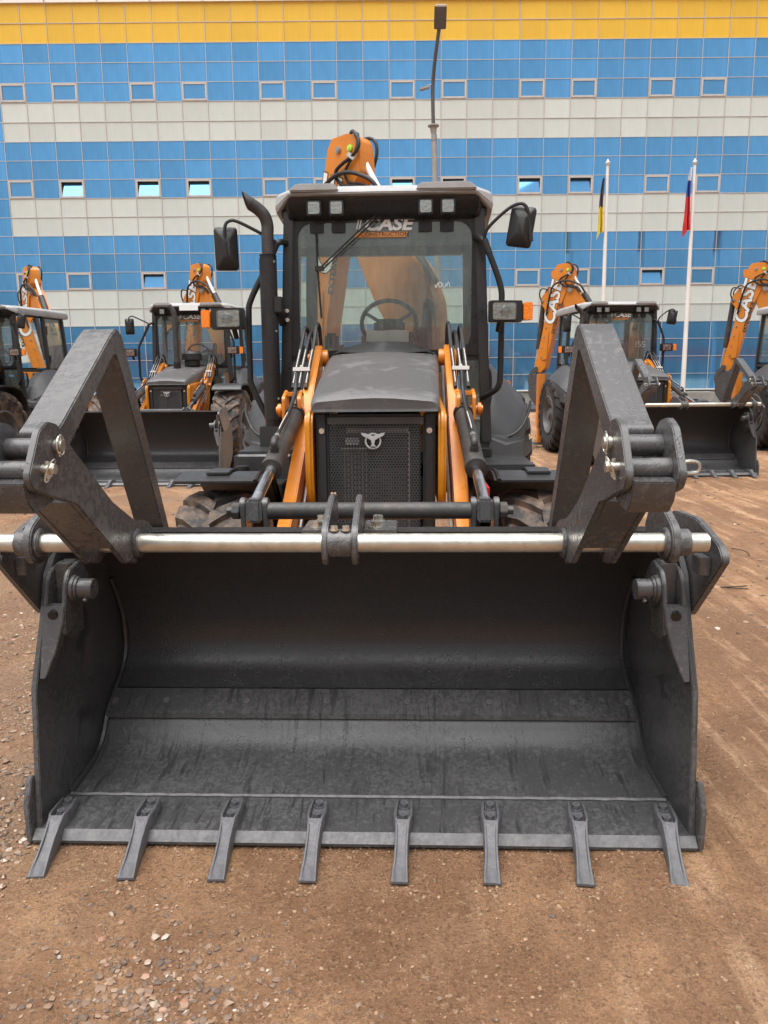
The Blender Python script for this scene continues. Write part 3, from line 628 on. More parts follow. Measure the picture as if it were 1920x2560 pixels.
    m.add([(x, 2.984, z) for x, z in o_]+[(x, 2.984, z) for x, z in i_]+[(x, 2.990, z) for x, z in o_]+[(x, 2.990, z) for x, z in i_], [(k, (k+1) % n, n+(k+1) % n, n+k) for k in range(n)]+[(2*n+k, 2*n+(k+1) % n, 3*n+(k+1) % n, 3*n+k) for k in range(n)]+[(n+k, n+(k+1) % n, 3*n+(k+1) % n, 3*n+k) for k in range(n)])
    C(m, 'windshield_border', 'cab_black')
    C(M().add([(-.63, 2.994, 1.70), (.63, 2.994, 1.70), (.63, 2.994, 2.60), (-.63, 2.994, 2.60)], [(0, 1, 2, 3)]), 'windshield', 'cab_glass')
    C(M().add([(-.575, 2.997, 2.415), (.585, 2.997, 2.415), (.585, 2.997, 2.60), (-.575, 2.997, 2.60)], [(0, 1, 2, 3)]), 'sun_band', 'tint_band')
    for s in (-1, 1):
        x0, x1 = sorted((s*.36, s*.655)); C(M().add([(x0, 2.996, 1.08), (x1, 2.996, 1.08), (x1, 2.996, 1.66), (x0, 2.996, 1.66)], [(0, 1, 2, 3)]), 'lower_window', 'cab_glass')
        C(M().add([(s*.672, 3.05, 1.70), (s*.735, 3.75, 1.70), (s*.70, 3.74, 2.60), (s*.640, 3.05, 2.60)], [(0, 1, 2, 3)]), 'door_window', 'cab_glass')
        C(M().add([(s*.70, 3.06, 1.14), (s*.715, 3.70, 1.40), (s*.73, 3.75, 1.62), (s*.68, 3.05, 1.63)], [(0, 1, 2, 3)]), 'door_window', 'cab_glass')
        C(M().add([(s*.735, 3.84, 1.70), (s*.69, 4.54, 1.70), (s*.665, 4.46, 2.60), (s*.70, 3.83, 2.60)], [(0, 1, 2, 3)]), 'side_window', 'cab_glass')
        m = M(); m.bx(*sorted((s*.70, s*.745)), 3.82, 3.87, 2.30, 2.46); m.bx(*sorted((s*.735, s*.775)), 3.82, 3.87, 1.78, 1.93); C(m, 'hinge', 'plastic_black', .006)
        m = M(); m.tube([(s*.705, 3.12, 1.60), (s*.725, 3.12, 1.58), (s*.732, 3.12, 1.45), (s*.722, 3.10, 1.36), (s*.705, 3.06, 1.35)], .016, 8); C(m, 'door_handle', 'plastic_black')
        for zz in (1.98, 2.08): C(M().cyl((s*.652, 3.16, zz), (s*.672, 3.16, zz), .02, n=12), 'latch', 'plastic_black')
    C(M().add([(-.63, 4.545, 1.66), (.63, 4.545, 1.66), (.62, 4.50, 2.57), (-.62, 4.50, 2.57)], [(0, 1, 2, 3)]), 'rear_window', 'cab_glass')
    # wipers
    for a, b in (((-.015, 2.945, 2.63), (-.435, 2.958, 2.268)), ((.02, 2.945, 2.63), (-.405, 2.958, 2.268))):
        C(M().tube([a, Vector(a)*.5+Vector(b)*.5+Vector((0, -.012, 0)), b], .0055, 6), 'wiper_arm', 'plastic_black')
    m = M(); m.box((-.43, 2.955, 2.27), (.06, .03, .03)); m.tube([(-.448, 2.968, 2.50), (-.442, 2.966, 2.25), (-.425, 2.968, 1.95)], .007, 6); C(m, 'wiper_blade', 'plastic_black')
    # work lamps
    for x in ((-.445, -.30, .275, .418) if not big else (-.445, .275, .418)):
        m = M(); m.prism(rrect(x-.048, x+.048, 2.585, 2.680, .012, 3), 2.850, 2.90, 'y'); m.cyl((x, 2.90, 2.63), (x, 2.95, 2.64), .03, n=12); l = C(m, 'work_lamp', 'plastic_black', .003)
        C(M().prism(rrect(x-.036, x+.036, 2.596, 2.669, .010, 3), 2.8465, 2.8495, 'y'), 'lamp_reflector', 'reflector')
        C(M().prism(rrect(x-.037, x+.037, 2.595, 2.670, .010, 3), 2.8415, 2.8455, 'y'), 'lamp_lens', 'lens')
        C(M().bx(x-.045, x+.045, 2.975, 2.982, 2.50, 2.59), 'lamp_bracket', 'cab_black', .002)
    # decal
    m = M(); text(m, 'CASE', (.025, 2.9815, 2.548), (1, 0, 0), (0, 0, 1), .112, shear=.22, offset=.035, xs=1.22); C(m, 'lettering', 'decal_white')
    for k in range(2): C(M().add([(-.165-k*.018, 2.9815, 2.52), (-.157-k*.018, 2.9815, 2.52), (-.142-k*.018, 2.9815, 2.585), (-.150-k*.018, 2.9815, 2.585)], [(0, 1, 2, 3)]), 'decal', 'decal_white')
    C(M().add([(-.195, 2.9822, 2.468), (.148, 2.9822, 2.468), (.160, 2.9822, 2.502), (-.183, 2.9822, 2.502)], [(0, 1, 2, 3)]), 'decal', 'decal_orange')
    m = M(); text(m, 'CONSTRUCTION', (.008, 2.9812, 2.4855), (1, 0, 0), (0, 0, 1), .037, offset=.006, xs=1.12); C(m, 'lettering', 'decal_black')
    # interior
    m = M(); m.box((0, 3.95, 1.45), (.52, .50, .14), ('X', R(-6))); m.box((0, 4.20, 1.70), (.46, .12, .42), ('X', R(10))); m.box((0, 4.24, 1.96), (.26, .10, .12)); m.bx(-.2, .2, 3.8, 4.1, 1.04, 1.40); C(m, 'seat', 'seat_cloth', .03, seg=3)
    st = M(); q = Matrix.Rotation(R(-52), 3, 'X'); cn = Vector((.02, 3.42, 1.93))
    st.tube([cn+q @ Vector((.20*math.cos(t), .20*math.sin(t), 0)) for t in [2*math.pi*i/24 for i in range(24)]], .016, 8, closed=True, sub=2)
    for a in (90, 210, 330): st.tube([cn+q @ Vector((0, 0, -.04)), cn+q @ Vector((.19*math.cos(R(a)), .19*math.sin(R(a)), 0))], .013, 6)
    st.cyl(cn+q @ Vector((0, 0, -.06)), cn+q @ Vector((0, 0, .0)), .05, n=16); C(st, 'steering_wheel', 'plastic_black')
    m = M(); m.prism([(3.15, 1.04), (3.15, 1.70), (3.28, 1.86), (3.40, 1.80), (3.45, 1.04)], -.16, .19); m.box((.28, 3.75, 1.72), (.12, .42, .40)); m.box((.30, 3.45, 1.98), (.075, .06, .26), ('Y', R(4))); m.box((-.42, 3.6, 1.70), (.10, .12, .36)); m.box((-.34, 3.52, 1.66), (.07, .08, .26)); C(m, 'console', 'plastic_black', .02)
    # rear fenders: domed covers over the rear wheels
    for s in (-1, 1):
        secs = []
        for k in range(17):
            a = 12+k*(156/16); v = 3.86-math.cos(R(a))*.80; h = .98+math.sin(R(a))*.70
            bul = math.sin(R(a))**.55
            secs.append([(s*x, v, z) for x, z in ((.66, h-.02), (.72, h), (.76, h-.008), (.80, h-.035), (.76+.27*bul, .98+(h-.98)*.62), (.76+.31*bul, .98+(h-.98)*.50), (.76+.31*bul, .98+(h-.98)*.38), (.76+.27*bul, 1.00), (.74+.25*bul, .90+.05*(1-bul)), (.66, .92))])
        f = M().loft(secs).build('rear_fender', 'fender_grey', root, smooth=45)
        m = M(); m.tube([(s*.715, 3.08, 1.14), (s*.80, 3.06, 1.12), (s*.93, 3.10, 1.17), (s*1.02, 3.25, 1.28), (s*1.075, 3.5, 1.36)], .010, 6); m.build('fender_seam', 'plastic_black', f)
        m = M(); m.loft([[(s*.70, 3.0, 1.16), (s*.84, 3.02, 1.10), (s*.98, 3.10, 1.13), (s*1.0, 3.3, 1.13), (s*.70, 3.3, 1.16)], [(s*.70, 2.99, .98), (s*.86, 3.0, .965), (s*.985, 3.08, .965), (s*1.0, 3.3, .965), (s*.70, 3.3, .98)]]); m.build('lower_panel', 'fender_grey', f, .02, 3)
    # ============ mirrors, guard tubes, headlights, exhaust
    gt = {1: [(.60, 2.97, 2.47), (.655, 2.90, 2.42), (.69, 2.88, 2.34), (.765, 2.88, 2.14), (.775, 2.88, 2.0), (.775, 2.88, 1.60), (.768, 2.88, 1.50), (.735, 2.90, 1.455), (.66, 2.97, 1.41)],
          -1: [(-.65, 2.97, 2.44), (-.70, 2.90, 2.42), (-.79, 2.88, 2.24), (-.885, 2.88, 2.06), (-.90, 2.88, 1.95), (-.905, 2.88, 1.60), (-.895, 2.88, 1.50), (-.77, 2.90, 1.235), (-.70, 2.97, 1.17)]}
    for s in (-1, 1):
        g = M().tube(gt[s], .020, 12, sub=4).build('guard_tube', 'plastic_black', root)
        if s > 0: am, mc, sz, rt = [(.655, 2.89, 2.43), (.68, 2.87, 2.50), (.80, 2.83, 2.605), (.875, 2.81, 2.632), (.915, 2.80, 2.60), (.935, 2.80, 2.50), (.945, 2.80, 2.40)], (.885, 2.835, 2.495), (.160, .25), R(9)
        else: am, mc, sz, rt = [(-.70, 2.90, 2.43), (-.78, 2.86, 2.475), (-.93, 2.82, 2.548), (-.985, 2.81, 2.555), (-1.015, 2.80, 2.52), (-1.018, 2.80, 2.42), (-1.018, 2.80, 2.33)], (-1.020, 2.835, 2.385), (.150, .27), R(-1)
        m = M(); m.tube(am, .011, 10); m.cyl(am[-2], am[-1], .015, n=10); a0, a1 = Vector(am[0]), Vector(gt[s][2]); m.cyl(a0, a1, .024, .022, 12); m.build('mirror_arm', 'plastic_black', g)
        m = M(); q = Matrix.Rotation(rt, 3, 'Y') @ Matrix.Rotation(s*R(-14), 3, 'Z'); hw, hh = sz[0]/2, sz[1]/2
        rings = [[(x, y, z) for x, z in rrect(-hw*k, hw*k, -hh*k2, hh*k2, .022*k, 4)] for y, k, k2 in ((.015, 1, 1), (-.004, 1.0, 1.0), (-.010, .93, .95), (-.022, .80, .84), (-.045, .30, .42))]
        m.loft([[tuple(Vector(mc)+q @ Vector(p)) for p in rg] for rg in rings]); mr = m.build('mirror', 'plastic_black', g, smooth=25)
        hc = Vector((.785, 2.76, 1.965)) if s > 0 else Vector((-1.012, 2.76, 1.938)); q = Matrix.Rotation(s*R(8), 3, 'Z')
        T = lambda x, y, z: tuple(hc+q @ Vector((s*x, y, z)))
        m = M(); m.loft([[T(x, y, z) for x, z in rrect(-.105*k, .105*k, -.068*k, .068*k, .010, 3)] for y, k in ((-.03, 1), (.03, 1.0), (.08, .85))])
        m.loft([[T(x, y, z) for x, z in ((.105, -.05), (.135, -.05), (.135, .05), (.105, .05))] for y in (-.01, .06)]); m.cyl(T(-.03, .02, -.06), T(-.03, .06, -.12), .018, n=10); m.cyl(T(-.01, .05, 0), T(-.02, .12, 0), .02, n=10)
        h = m.build('headlight', 'plastic_black', root, .003)
        m = M(); m.prism(rrect(-.088, .058, -.050, .050, .012, 3), -.0335, -.0305, fn=lambda p, a: T(p[0], a, p[1])); m.build('headlight_reflector', 'reflector', h)
        m = M(); m.revolve([(-.002, .001), (-.002, .030), (-.006, .034), (-.010, .030), (-.014, .001)], (0, 0, 0), 24, 'y'); m.v = [T(-.005+x, -.034+y, z) for x, y, z in m.v]; m.build('projector', 'lens', h)
        m = M(); m.prism(rrect(-.092, .062, -.054, .054, .012, 3), -.046, -.042, fn=lambda p, a: T(p[0], a, p[1])); m.build('headlight_lens', 'lens', h)
        m = M(); m.loft([[T(x, y, z) for x, z in rrect(.112, .172-max(0, y)*.3, -.056, .056, .012, 3)] for y in (-.038, -.02, .03)]); m.build('indicator', 'amber_lens', h, .004)
    if not big:
        ex = M(); ex.cyl((-.755, 2.85, 1.235), (-.755, 2.85, 2.345), .0525, n=28)
        e = ex.build('exhaust', 'cab_black', root, .002)
        m = M(); hexperf(m, R(150), R(318), 1.29, 2.32, R(13.2), .60, lambda a, b: (-.755+.057*math.cos(a), 2.85+.057*math.sin(a), 1.29+(b-1.29)))if False else None
        pm = M(); hexperf(pm, 0, .178, 1.28, 2.33, .0135, .52, lambda a, b: (-.755+.0575*math.cos(R(158)+a/.0575), 2.85+.0575*math.sin(R(158)+a/.0575), b))
        a0, a1 = R(158)+.178/.0575, R(158)+2*math.pi; na = 12
        pm.loft([[(-.755+.0575*math.cos(a0+(a1-a0)*i/na), 2.85+.0575*math.sin(a0+(a1-a0)*i/na), z) for i in range(na+1)] for z in (1.27, 2.345)], False)
        pm.build('heat_shield', 'cab_grey', e)
        M().cyl((-.755, 2.85, 2.345), (-.755, 2.85, 2.35), .0578, .05, n=28).build('shield_cap', 'cab_black', e)
        pp = M(); pts = [(-.752, 2.85, 2.33), (-.752, 2.85, 2.46), (-.750, 2.85, 2.53), (-.765, 2.84, 2.585), (-.80, 2.83, 2.625), (-.845, 2.81, 2.655)]
        pp.tube(pts, .040, 20, sub=5); n = 20
        d = Vector((-.82, -.28, .5)).normalized(); c = Vector(pts[-1]); a = Vector((0, 0, 1)); a = (a-d*a.dot(d)).normalized(); b = d.cross(a)
        pp.loft([[c+(a*math.cos(t)+b*math.sin(t))*r+d*(k*(.5+.5*math.cos(t))) for t in [2*math.pi*i/n for i in range(n)]] for r, k in ((.040, 0), (.040, .085), (.035, .083), (.033, -.05))], True, False)
        pp.build('tail_pipe', 'cylinder_grey', e)
        m = M(); m.prism([(2.80, 1.98), (2.99, 1.90), (2.99, 1.99), (2.86, 2.08), (2.80, 2.08)], -.715, -.665); m.build('exhaust_bracket', 'plastic_black', e, .004)
        for z in (2.0, 1.94): M().hexbolt((-.655, 2.96, z), (.2, -1, 0), .010, .014).build('bolt', 'bright_bolt', e)
        for a, z in ((322, 2.30), (322, 1.86), (322, 1.42)): M().cyl((-.755+.056*math.cos(R(a)), 2.85+.056*math.sin(R(a)), z), (-.755+.062*math.cos(R(a)), 2.85+.062*math.sin(R(a)), z), .008, n=12).build('rivet', 'bright_bolt', e)
        M().bx(-.84, -.70, 2.79, 2.92, .98, 1.235).build('exhaust_box', 'cab_grey', e, .006)
    else:
        e = M().tube([(-.07, 2.30, 1.66), (-.07, 2.30, 2.0), (-.07, 2.30, 2.45), (-.075, 2.30, 2.54), (-.10, 2.30, 2.62), (-.15, 2.29, 2.68)], .045, 16).build('exhaust', 'cylinder_grey', root)
        M().cyl((-.07, 2.30, 1.64), (-.07, 2.30, 1.76), .06, n=20).build('exhaust_base', 'cab_black', e, .004)
        m = M(); m.cyl((.12, 2.55, 1.70), (.12, 2.55, 1.80), .13, n=24); m.cyl((.12, 2.55, 1.80), (.12, 2.55, 1.90), .17, n=24); m.cyl((.12, 2.55, 1.90), (.12, 2.55, 1.95), .17, .10, n=24); m.build('air_cleaner', 'plastic_black', root, .008)
        C(M().bx(-.13, .195, 2.812, 2.818, 2.645, 2.735), 'roof_plate', 'paper')
    # ============ backhoe, slewed to its side
    K = Vector((.35, 4.78, 0)); D = Vector((-.78, .626, 0)); N = Vector((-.626, -.78, 0))
    BP = lambda p, a: tuple(K+D*p[0]+N*a+Vector((0, 0, p[1])))
    slab = lambda poly, a, b, r=.05: M().prism(rpoly(poly, r, 4), a, b, fn=BP)
    bcurve = [(.98, 3.20), (.92, 3.30), (.80, 3.33), (.66, 3.26), (.42, 2.92), (.04, 2.52), (-.12, 2.2), (-.16, 1.8), (-.13, .95), (-.05, .80), (.10, .80), (.16, 1.0), (.22, 1.6), (.34, 1.9), (.56, 2.2), (.80, 2.65), (.92, 2.92)]
    boom = slab(bcurve, -.10, .10).build('boom', 'orange', root, .012)
    dpoly = [(.70, 3.40), (.715, 3.58), (.735, 3.67), (.79, 3.725), (.87, 3.748), (1.065, 3.735), (1.115, 3.66), (1.17, 3.45), (1.20, 3.30), (1.36, 3.14), (1.42, 3.06), (1.42, 2.97), (1.32, 2.85), (1.31, 2.6), (1.39, 2.2), (1.51, 1.66), (1.47, 1.54), (1.37, 1.52), (1.27, 1.62), (1.14, 2.2), (1.02, 2.75), (.84, 3.20)]
    dip = slab(dpoly, -.08, .13, .02).build('dipper', 'orange', root, .006)
    # lugs, pins, cylinders
    for side in (1,):
        slab([(1.06, 3.60), (1.17, 3.64), (1.235, 3.63), (1.245, 3.56), (1.21, 3.46), (1.15, 3.36)], -.03, .02, .02).build('lug', 'orange', dip, .004)
    for (s_, z, r) in ((.97, 3.62, .030), (.82, 3.61, .030), (.76, 3.21, .055), (1.36, 3.02, .03), (1.46, 1.62, .032), (1.27, 2.46, .016), (1.30, 2.26, .018), (1.34, 2.05, .018), (1.36, 1.85, .020)):
        mm = M(); mm.cyl(BP((s_, z), .128), BP((s_, z), .150), r, n=20); mm.cyl(BP((s_, z), .150), BP((s_, z), .156), r*.55, n=12)
        mm.build('pin', 'steel' if (s_, z) != (.82, 3.61) else 'green_cap', dip, .002)
    ax = Vector((D.x*.20, D.y*.20, -.98)).normalized()
    up = -ax; ew = ax.cross(N).normalized()
    # lettering climbs the dipper
    for off, mt, lift in ((.058, 'decal_black', .1325), (.032, 'decal_white', .1345)):
        m = M(); text(m, 'CASE', BP((1.125, 2.95), lift), tuple(up), tuple(N.cross(up)), .34, shear=.18, offset=off, xs=1.12); m.build('lettering', mt, dip)
    m = M(); text(m, 'EXTENDAHOE', BP((1.045, 2.64), .1335), tuple(up), tuple(N.cross(up)), .105, offset=.03, xs=.92); m.build('lettering', 'decal_black', dip)
    slab([(1.20, 2.38), (1.28, 2.36), (1.37, 1.90), (1.34, 1.78), (1.23, 1.80)], .131, .150, .02).build('slide_plate', 'orange', dip, .005)
    m = M(); m.cyl(BP((1.40, 3.02), 0), BP((1.50, 2.02), 0), .055, n=20); bc = m.build('bucket_cylinder', 'cylinder_grey', root, .004)
    M().cyl(BP((1.50, 2.03), 0), BP((1.57, 1.50), 0), .028, n=16).build('piston_rod', 'chrome', bc)
    for side in (-1, 1):
        slab([(1.44, 1.66), (1.50, 1.64), (1.62, 1.52), (1.66, 1.36), (1.60, 1.14), (1.54, 1.14), (1.58, 1.36), (1.54, 1.48), (1.43, 1.58)], side*.15-.012, side*.15+.012, .03).build('bucket_link', 'charcoal', dip, .004)
    slab([(1.27, 1.52), (1.49, 1.50), (1.61, 1.30), (1.61, 1.05), (1.47, .85), (1.22, .72), (.97, .75), (.89, .88), (1.05, .98), (1.17, 1.2)], -.22, .22, .06).build('backhoe_bucket', 'charcoal', root, .012)
    m = M(); m.cyl(BP((.80, 3.58), .02), BP((.50, 3.12), .02), .030, n=16); bc = m.build('dipper_cylinder', 'white_paint', root)
    M().cyl(BP((.51, 3.13), .02), BP((-.05, 2.35), .02), .058, n=20).build('cylinder_barrel', 'cylinder_grey', bc, .004)
    # hoses over the boom
    def hose(pts, r=.020, t=.0): return M().tube([BP((a, b), c) for a, b, c in pts], r, 10).build('hose', 'hose', boom)
    hose([(1.27, 2.72, .15), (1.20, 3.05, .18), (1.13, 3.27, .20), (1.05, 3.34, .20), (.93, 3.385, .20), (.78, 3.385, .20), (.64, 3.34, .19), (.52, 3.27, .17), (.43, 3.12, .13)])
    hose([(.95, 3.745, .0), (.85, 3.765, .08), (.76, 3.735, .14), (.695, 3.65, .155), (.70, 3.58, .165), (.78, 3.52, .17), (.89, 3.48, .17), (.97, 3.43, .17), (.965, 3.36, .17), (.88, 3.29, .165), (.74, 3.265, .16), (.63, 3.23, .15), (.56, 3.14, .13)], .017)
    hose([(.88, 3.745, .0), (.77, 3.735, .08), (.725, 3.62, .145), (.75, 3.54, .16), (.82, 3.47, .16), (.865, 3.40, .16), (.82, 3.31, .16), (.68, 3.275, .155), (.58, 3.23, .15), (.52, 3.14, .13)], .013)
    hose([(.88, 3.73, -.07), (.78, 3.735, -.10), (.715, 3.68, -.105), (.70, 3.58, -.10), (.73, 3.47, -.09)], .016)
    hose([(1.37, 2.95, .12), (1.43, 3.14, .15), (1.38, 3.26, .16), (1.24, 3.24, .15)], .014)
    hose([(1.37, 2.95, -.14), (1.45, 3.18, -.16), (1.34, 3.32, -.16), (1.20, 3.28, -.14)], .014)
    q = M(); q.box(BP((.775, 3.525), .175), (.075, .03, .040), ('Y', R(35))); q.build('hose_clamp', 'silver_paint', boom, .003)
    # kingpost, frame, stabilisers
    m = M(); m.bx(-1.02, 1.02, 4.62, 4.72, .55, .68); m.bx(-1.02, 1.02, 4.62, 4.72, .98, 1.10); m.bx(-.3, .95, 4.58, 4.64, .5, 1.12)
    m.cyl(tuple(K+Vector((0, 0, .50))), tuple(K+Vector((0, 0, 1.15))), .13, n=20); kp = m.build('backhoe_frame', 'orange', root, .01)
    for s in (-1, 1):
        m = M(); m.bx(*sorted((s*.93, s*1.07)), 4.62, 4.78, .42, 1.50); st = m.build('stabiliser', 'orange', root, .012)
        m = M(); m.bx(*sorted((s*.95, s*1.05)), 4.64, 4.76, .10, .45); m.build('stabiliser_leg', 'orange', st, .006)
        m = M(); m.bx(*sorted((s*.88, s*1.12)), 4.58, 4.82, .06, .10); m.build('stabiliser_foot', 'charcoal', st, .01)
        m = M(); m.bx(*sorted((s*.96, s*1.04)), 4.60, 4.62, .55, .80); m.build('stabiliser_plate', 'bright_bolt', st, .002)
        m = M(); m.bx(*sorted((s*.86, s*.93)), 4.60, 4.70, 1.12, 1.32); m.build('valve_block', 'steel', st, .006)
    return root

def copy_tree(o, parent=None, skip=()):
    c = o.copy(); COL.objects.link(c); c.parent = parent
    for ch in list(o.children):
        if ch.name.split('.')[0] not in skip: copy_tree(ch, c, skip)
    return c
def place(o, x, y, yaw): o.location = (x, y, 0); o.rotation_euler = (0, 0, -R(yaw))
GRP = 'backhoe loaders parked on the lot'
main = make_loader(False)
r1 = copy_tree(main); r2 = copy_tree(main)
place(main, -.09, 2.385, 2.0); place(r1, 4.459, 11.404, -2.7); place(r2, 8.49, 11.5, -2.0)
l2 = make_loader(True); l1 = copy_tree(l2, skip=())
place(l2, -3.455, 10.915, 1.73); place(l1, -7.55, 11.12, 8.0)
tag(main, 'large orange and charcoal backhoe loader in the foreground, its bucket filling the picture', 'backhoe loader', GRP)
tag(r1, 'backhoe loader behind the right fork of the foreground machine, folded forks on its own bucket', 'backhoe loader', GRP)
tag(r2, 'backhoe loader cut by the right picture edge, orange arm lettered in white', 'backhoe loader', GRP)
tag(l2, 'backhoe loader left of the foreground cab, big ribbed front tyre and exhaust on its hood', 'backhoe loader', GRP)
tag(l1, 'backhoe loader cut by the left picture edge, glass cab door and round rear fender showing', 'backhoe loader', GRP)
def part_of(root, name): return [c for c in root.children if c.name.split('.')[0] == name][0]
# things only one machine has
cbm = part_of(main, 'cab')
m = M(); m.add([(x/10*.145+.02, 3.003+.004*math.cos(x*.6), z+.003*math.sin(x*.5)) for z in (1.79, 1.868) for x in range(-10, 11)], [(i, i+1, 22+i, 21+i) for i in range(20)]); m.build('paper_sheet', 'paper', cbm)
def scribble(parent, strokes, org, k):
    m = M()
    for st in strokes: m.tube([(org[0]+x*k, 2.9835, org[1]+z*k) for x, z in st], .0022, 5)
    m.build('chalk_mark', 'chalk', parent)
scribble(cbm, [[(0, .3), (.1, 0), (.25, .45)], [(.35, .1), (.35, .4), (.55, .45), (.6, .15), (.45, .05), (.35, .12)], [(.7, .4), (.72, .1), (.9, .08), (1, .4)], [(1.05, .1), (1.2, .5), (1.35, .05)], [(0, .12), (.02, .1)]], (.34, 2.14), .075)
scribble(part_of(r1, 'cab'), [[(0, 0), (.05, .5), (.0, .55)], [(.5, .5), (.3, .5), (.28, .3), (.5, .25), (.48, .05), (.25, .02)], [(.95, .5), (.7, .48), (.72, .28), (.95, .25), (.9, .05), (.7, .02)]], (.30, 1.98), .18)

# ------------------------------------------------------------------ ground
def gh(x, y):
    h = noise.noise(Vector((x*.45, y*.45, 0)))*.016+noise.noise(Vector((x*1.7, y*1.7, 3)))*.008+noise.noise(Vector((x*6, y*6, 7)))*.0035
    d = x*.42+y*.10+.35*noise.noise(Vector((x*.3, y*.3, 9)))                # wheel ruts sweeping past on the right
    if x > .2:
        k = min(1, (x-.2)/.8); h += k*.016*math.sin((x*.90+y*.22)*11)*max(0, .4+noise.noise(Vector((x*.8, y*.8, 5))))
    if x < -.4 and y < 2.4: h += .012*max(0, noise.noise(Vector((x*1.3, y*1.3, 11))))
    return h-.006
def ground_mesh():
    def axis(lo, hi, fine0, fine1, step, grow):
        a = list(np.arange(fine0, fine1+1e-6, step)); s = step
        while a[-1] < hi: s *= grow; a.append(a[-1]+s)
        s = step
        while a[0] > lo: s *= grow; a.insert(0, a[0]-s)
        return a
    xs = axis(-420, 420, -3.0, 3.2, .032, 1.12); ys = axis(-420, 420, .3, 6.0, .032, 1.12)
    vs = [(x, y, gh(x, y) if abs(x) < 30 and abs(y) < 40 else -.006) for y in ys for x in xs]
    n = len(xs); fs = [(j*n+i, j*n+i+1, (j+1)*n+i+1, (j+1)*n+i) for j in range(len(ys)-1) for i in range(n-1)]
    me = bpy.data.meshes.new('ground'); me.from_pydata(vs, [], fs); me.polygons.foreach_set('use_smooth', [True]*len(fs))
    me.materials.append(MATS['ground_dirt']); o = bpy.data.objects.new('ground', me); COL.objects.link(o); o['kind'] = 'structure'; return o
ground_mesh()
def scatter(name, mat, label, cat, pts):
    """loose stones as one mesh: pts = (x, y, radius)"""
    bm = bmesh.new(); bmesh.ops.create_icosphere(bm, subdivisions=1, radius=1); bv = np.array([v.co[:] for v in bm.verts]); bf = np.array([[v.index for v in f.verts] for f in bm.faces]); bm.free()
    rng = np.random.default_rng(3); V = []; Fc = []
    for k, (x, y, r) in enumerate(pts):
        v = bv*(1+rng.uniform(-.28, .28, (len(bv), 1)))*np.array([1, rng.uniform(.6, 1), rng.uniform(.4, .75)])*r
        a = rng.uniform(0, 6.28); c, s = math.cos(a), math.sin(a); v = v @ np.array([[c, s, 0], [-s, c, 0], [0, 0, 1]])
        V.append(v+np.array([x, y, gh(x, y)+r*rng.uniform(-.1, .22)])); Fc.append(bf+k*len(bv))
    V = np.concatenate(V); Fc = np.concatenate(Fc)
    me = bpy.data.meshes.new(name); me.from_pydata(V.tolist(), [], Fc.tolist()); me.polygons.foreach_set('use_smooth', [True]*len(Fc)); me.set_sharp_from_angle(angle=R(42))
    me.materials.append(MATS[mat]); o = bpy.data.objects.new(name, me); COL.objects.link(o); o['kind'] = 'stuff'; tag(o, label, cat); return o
rs = random.Random(11); P = []
def dens(x, y):
    d = .03
    if x < -1.15: d += .9*min(1, (-1.15-x)/.35)*(.35+.65*(noise.noise(Vector((x*1.2, y*1.2, 2)))+.5))
    d += .9*math.exp(-(((x+.62)/.26)**2+((y-1.62)/.28)**2))+.30*math.exp(-(((x+.85)/.4)**2+((y-2.05)/.2)**2))
    if x < -.1: d += .09
    return d
while len(P) < 6500:
    y = 1.1+rs.random()**1.6*6.5; x = rs.uniform(-.75*y-.4, .62*y+.3)
    if rs.random() < dens(x, y) and not (abs(x+.09) < 1.1 and 2.3 < y < 3.3): P.append((x, y, .0026+.0078*rs.random()**2.8*(1.55 if dens(x, y) > .4 else 1)))
for _ in range(5200):                                # the gravel bank along the left
    y = 2.0+rs.random()**1.3*4.5; x = -1.22-abs(rs.gauss(0, .42))-.18*(y-2.2)*rs.random()
    if noise.noise(Vector((x*1.6, y*1.6, 21))) > -.18: P.append((x, y, .005+.013*rs.random()**2.2))
for _ in range(750):                                 # and the small heap near the left front
    x, y = rs.gauss(-.60, .17), rs.gauss(1.66, .17); P.append((x, y, .004+.011*rs.random()**2.2))
for _ in range(3000):
    y = 4.5+rs.random()**1.5*9; x = rs.uniform(-9, 9); P.append((x, y, .008+.016*rs.random()**2))
scatter('gravel', 'gravel_stone', 'loose mixed gravel and pebbles strewn over the brown dirt', 'gravel', P)
P = []
while len(P) < 9000:
    y = 1.05+rs.random()**1.5*5; x = rs.uniform(-.75*y-.3, .75*y+.4)
    if rs.random() < (.45+.5*noise.noise(Vector((x*2, y*2, 4)))): P.append((x, y, .0022+.007*rs.random()**3))
for i in range(8):                                  # crumbs pushed up around the teeth
    for _ in range(45):
        ox, oy = -1.037+.2930*i+rs.gauss(0, .035), -.20+rs.gauss(0, .022)
        P.append((-.09+ox+oy*.035, 2.385+oy-ox*.035, .002+.007*rs.random()**2))
for _ in range(900):
    ox, oy = rs.uniform(-1.15, 1.15), rs.gauss(.0, .03); P.append((-.09+ox, 2.385+oy-ox*.035, .002+.006*rs.random()**2))
scatter('soil_clods', 'soil_clod', 'small brown crumbs of soil on the packed dirt', 'soil', P)
m = M()
for _ in range(700):
    cx, cy = rs.choice(((3.05, 15.8), (3.3, 16.6), (2.6, 17.2), (-1.9, 19), (3.9, 18.4))); x, y = cx+rs.gauss(0, .28), cy+rs.gauss(0, .4); h = rs.uniform(.03, .12); a = rs.uniform(0, 6.3)
    m.add([(x, y, 0), (x+.008*math.cos(a), y+.008*math.sin(a), 0), (x+.03*math.cos(a+1), y+.03*math.sin(a+1), h)], [(0, 1, 2)])
tag(m.build('grass', 'grass', kind='stuff'), 'sparse green grass tufts on the dirt beside the parked wheels', 'grass')
m = M()
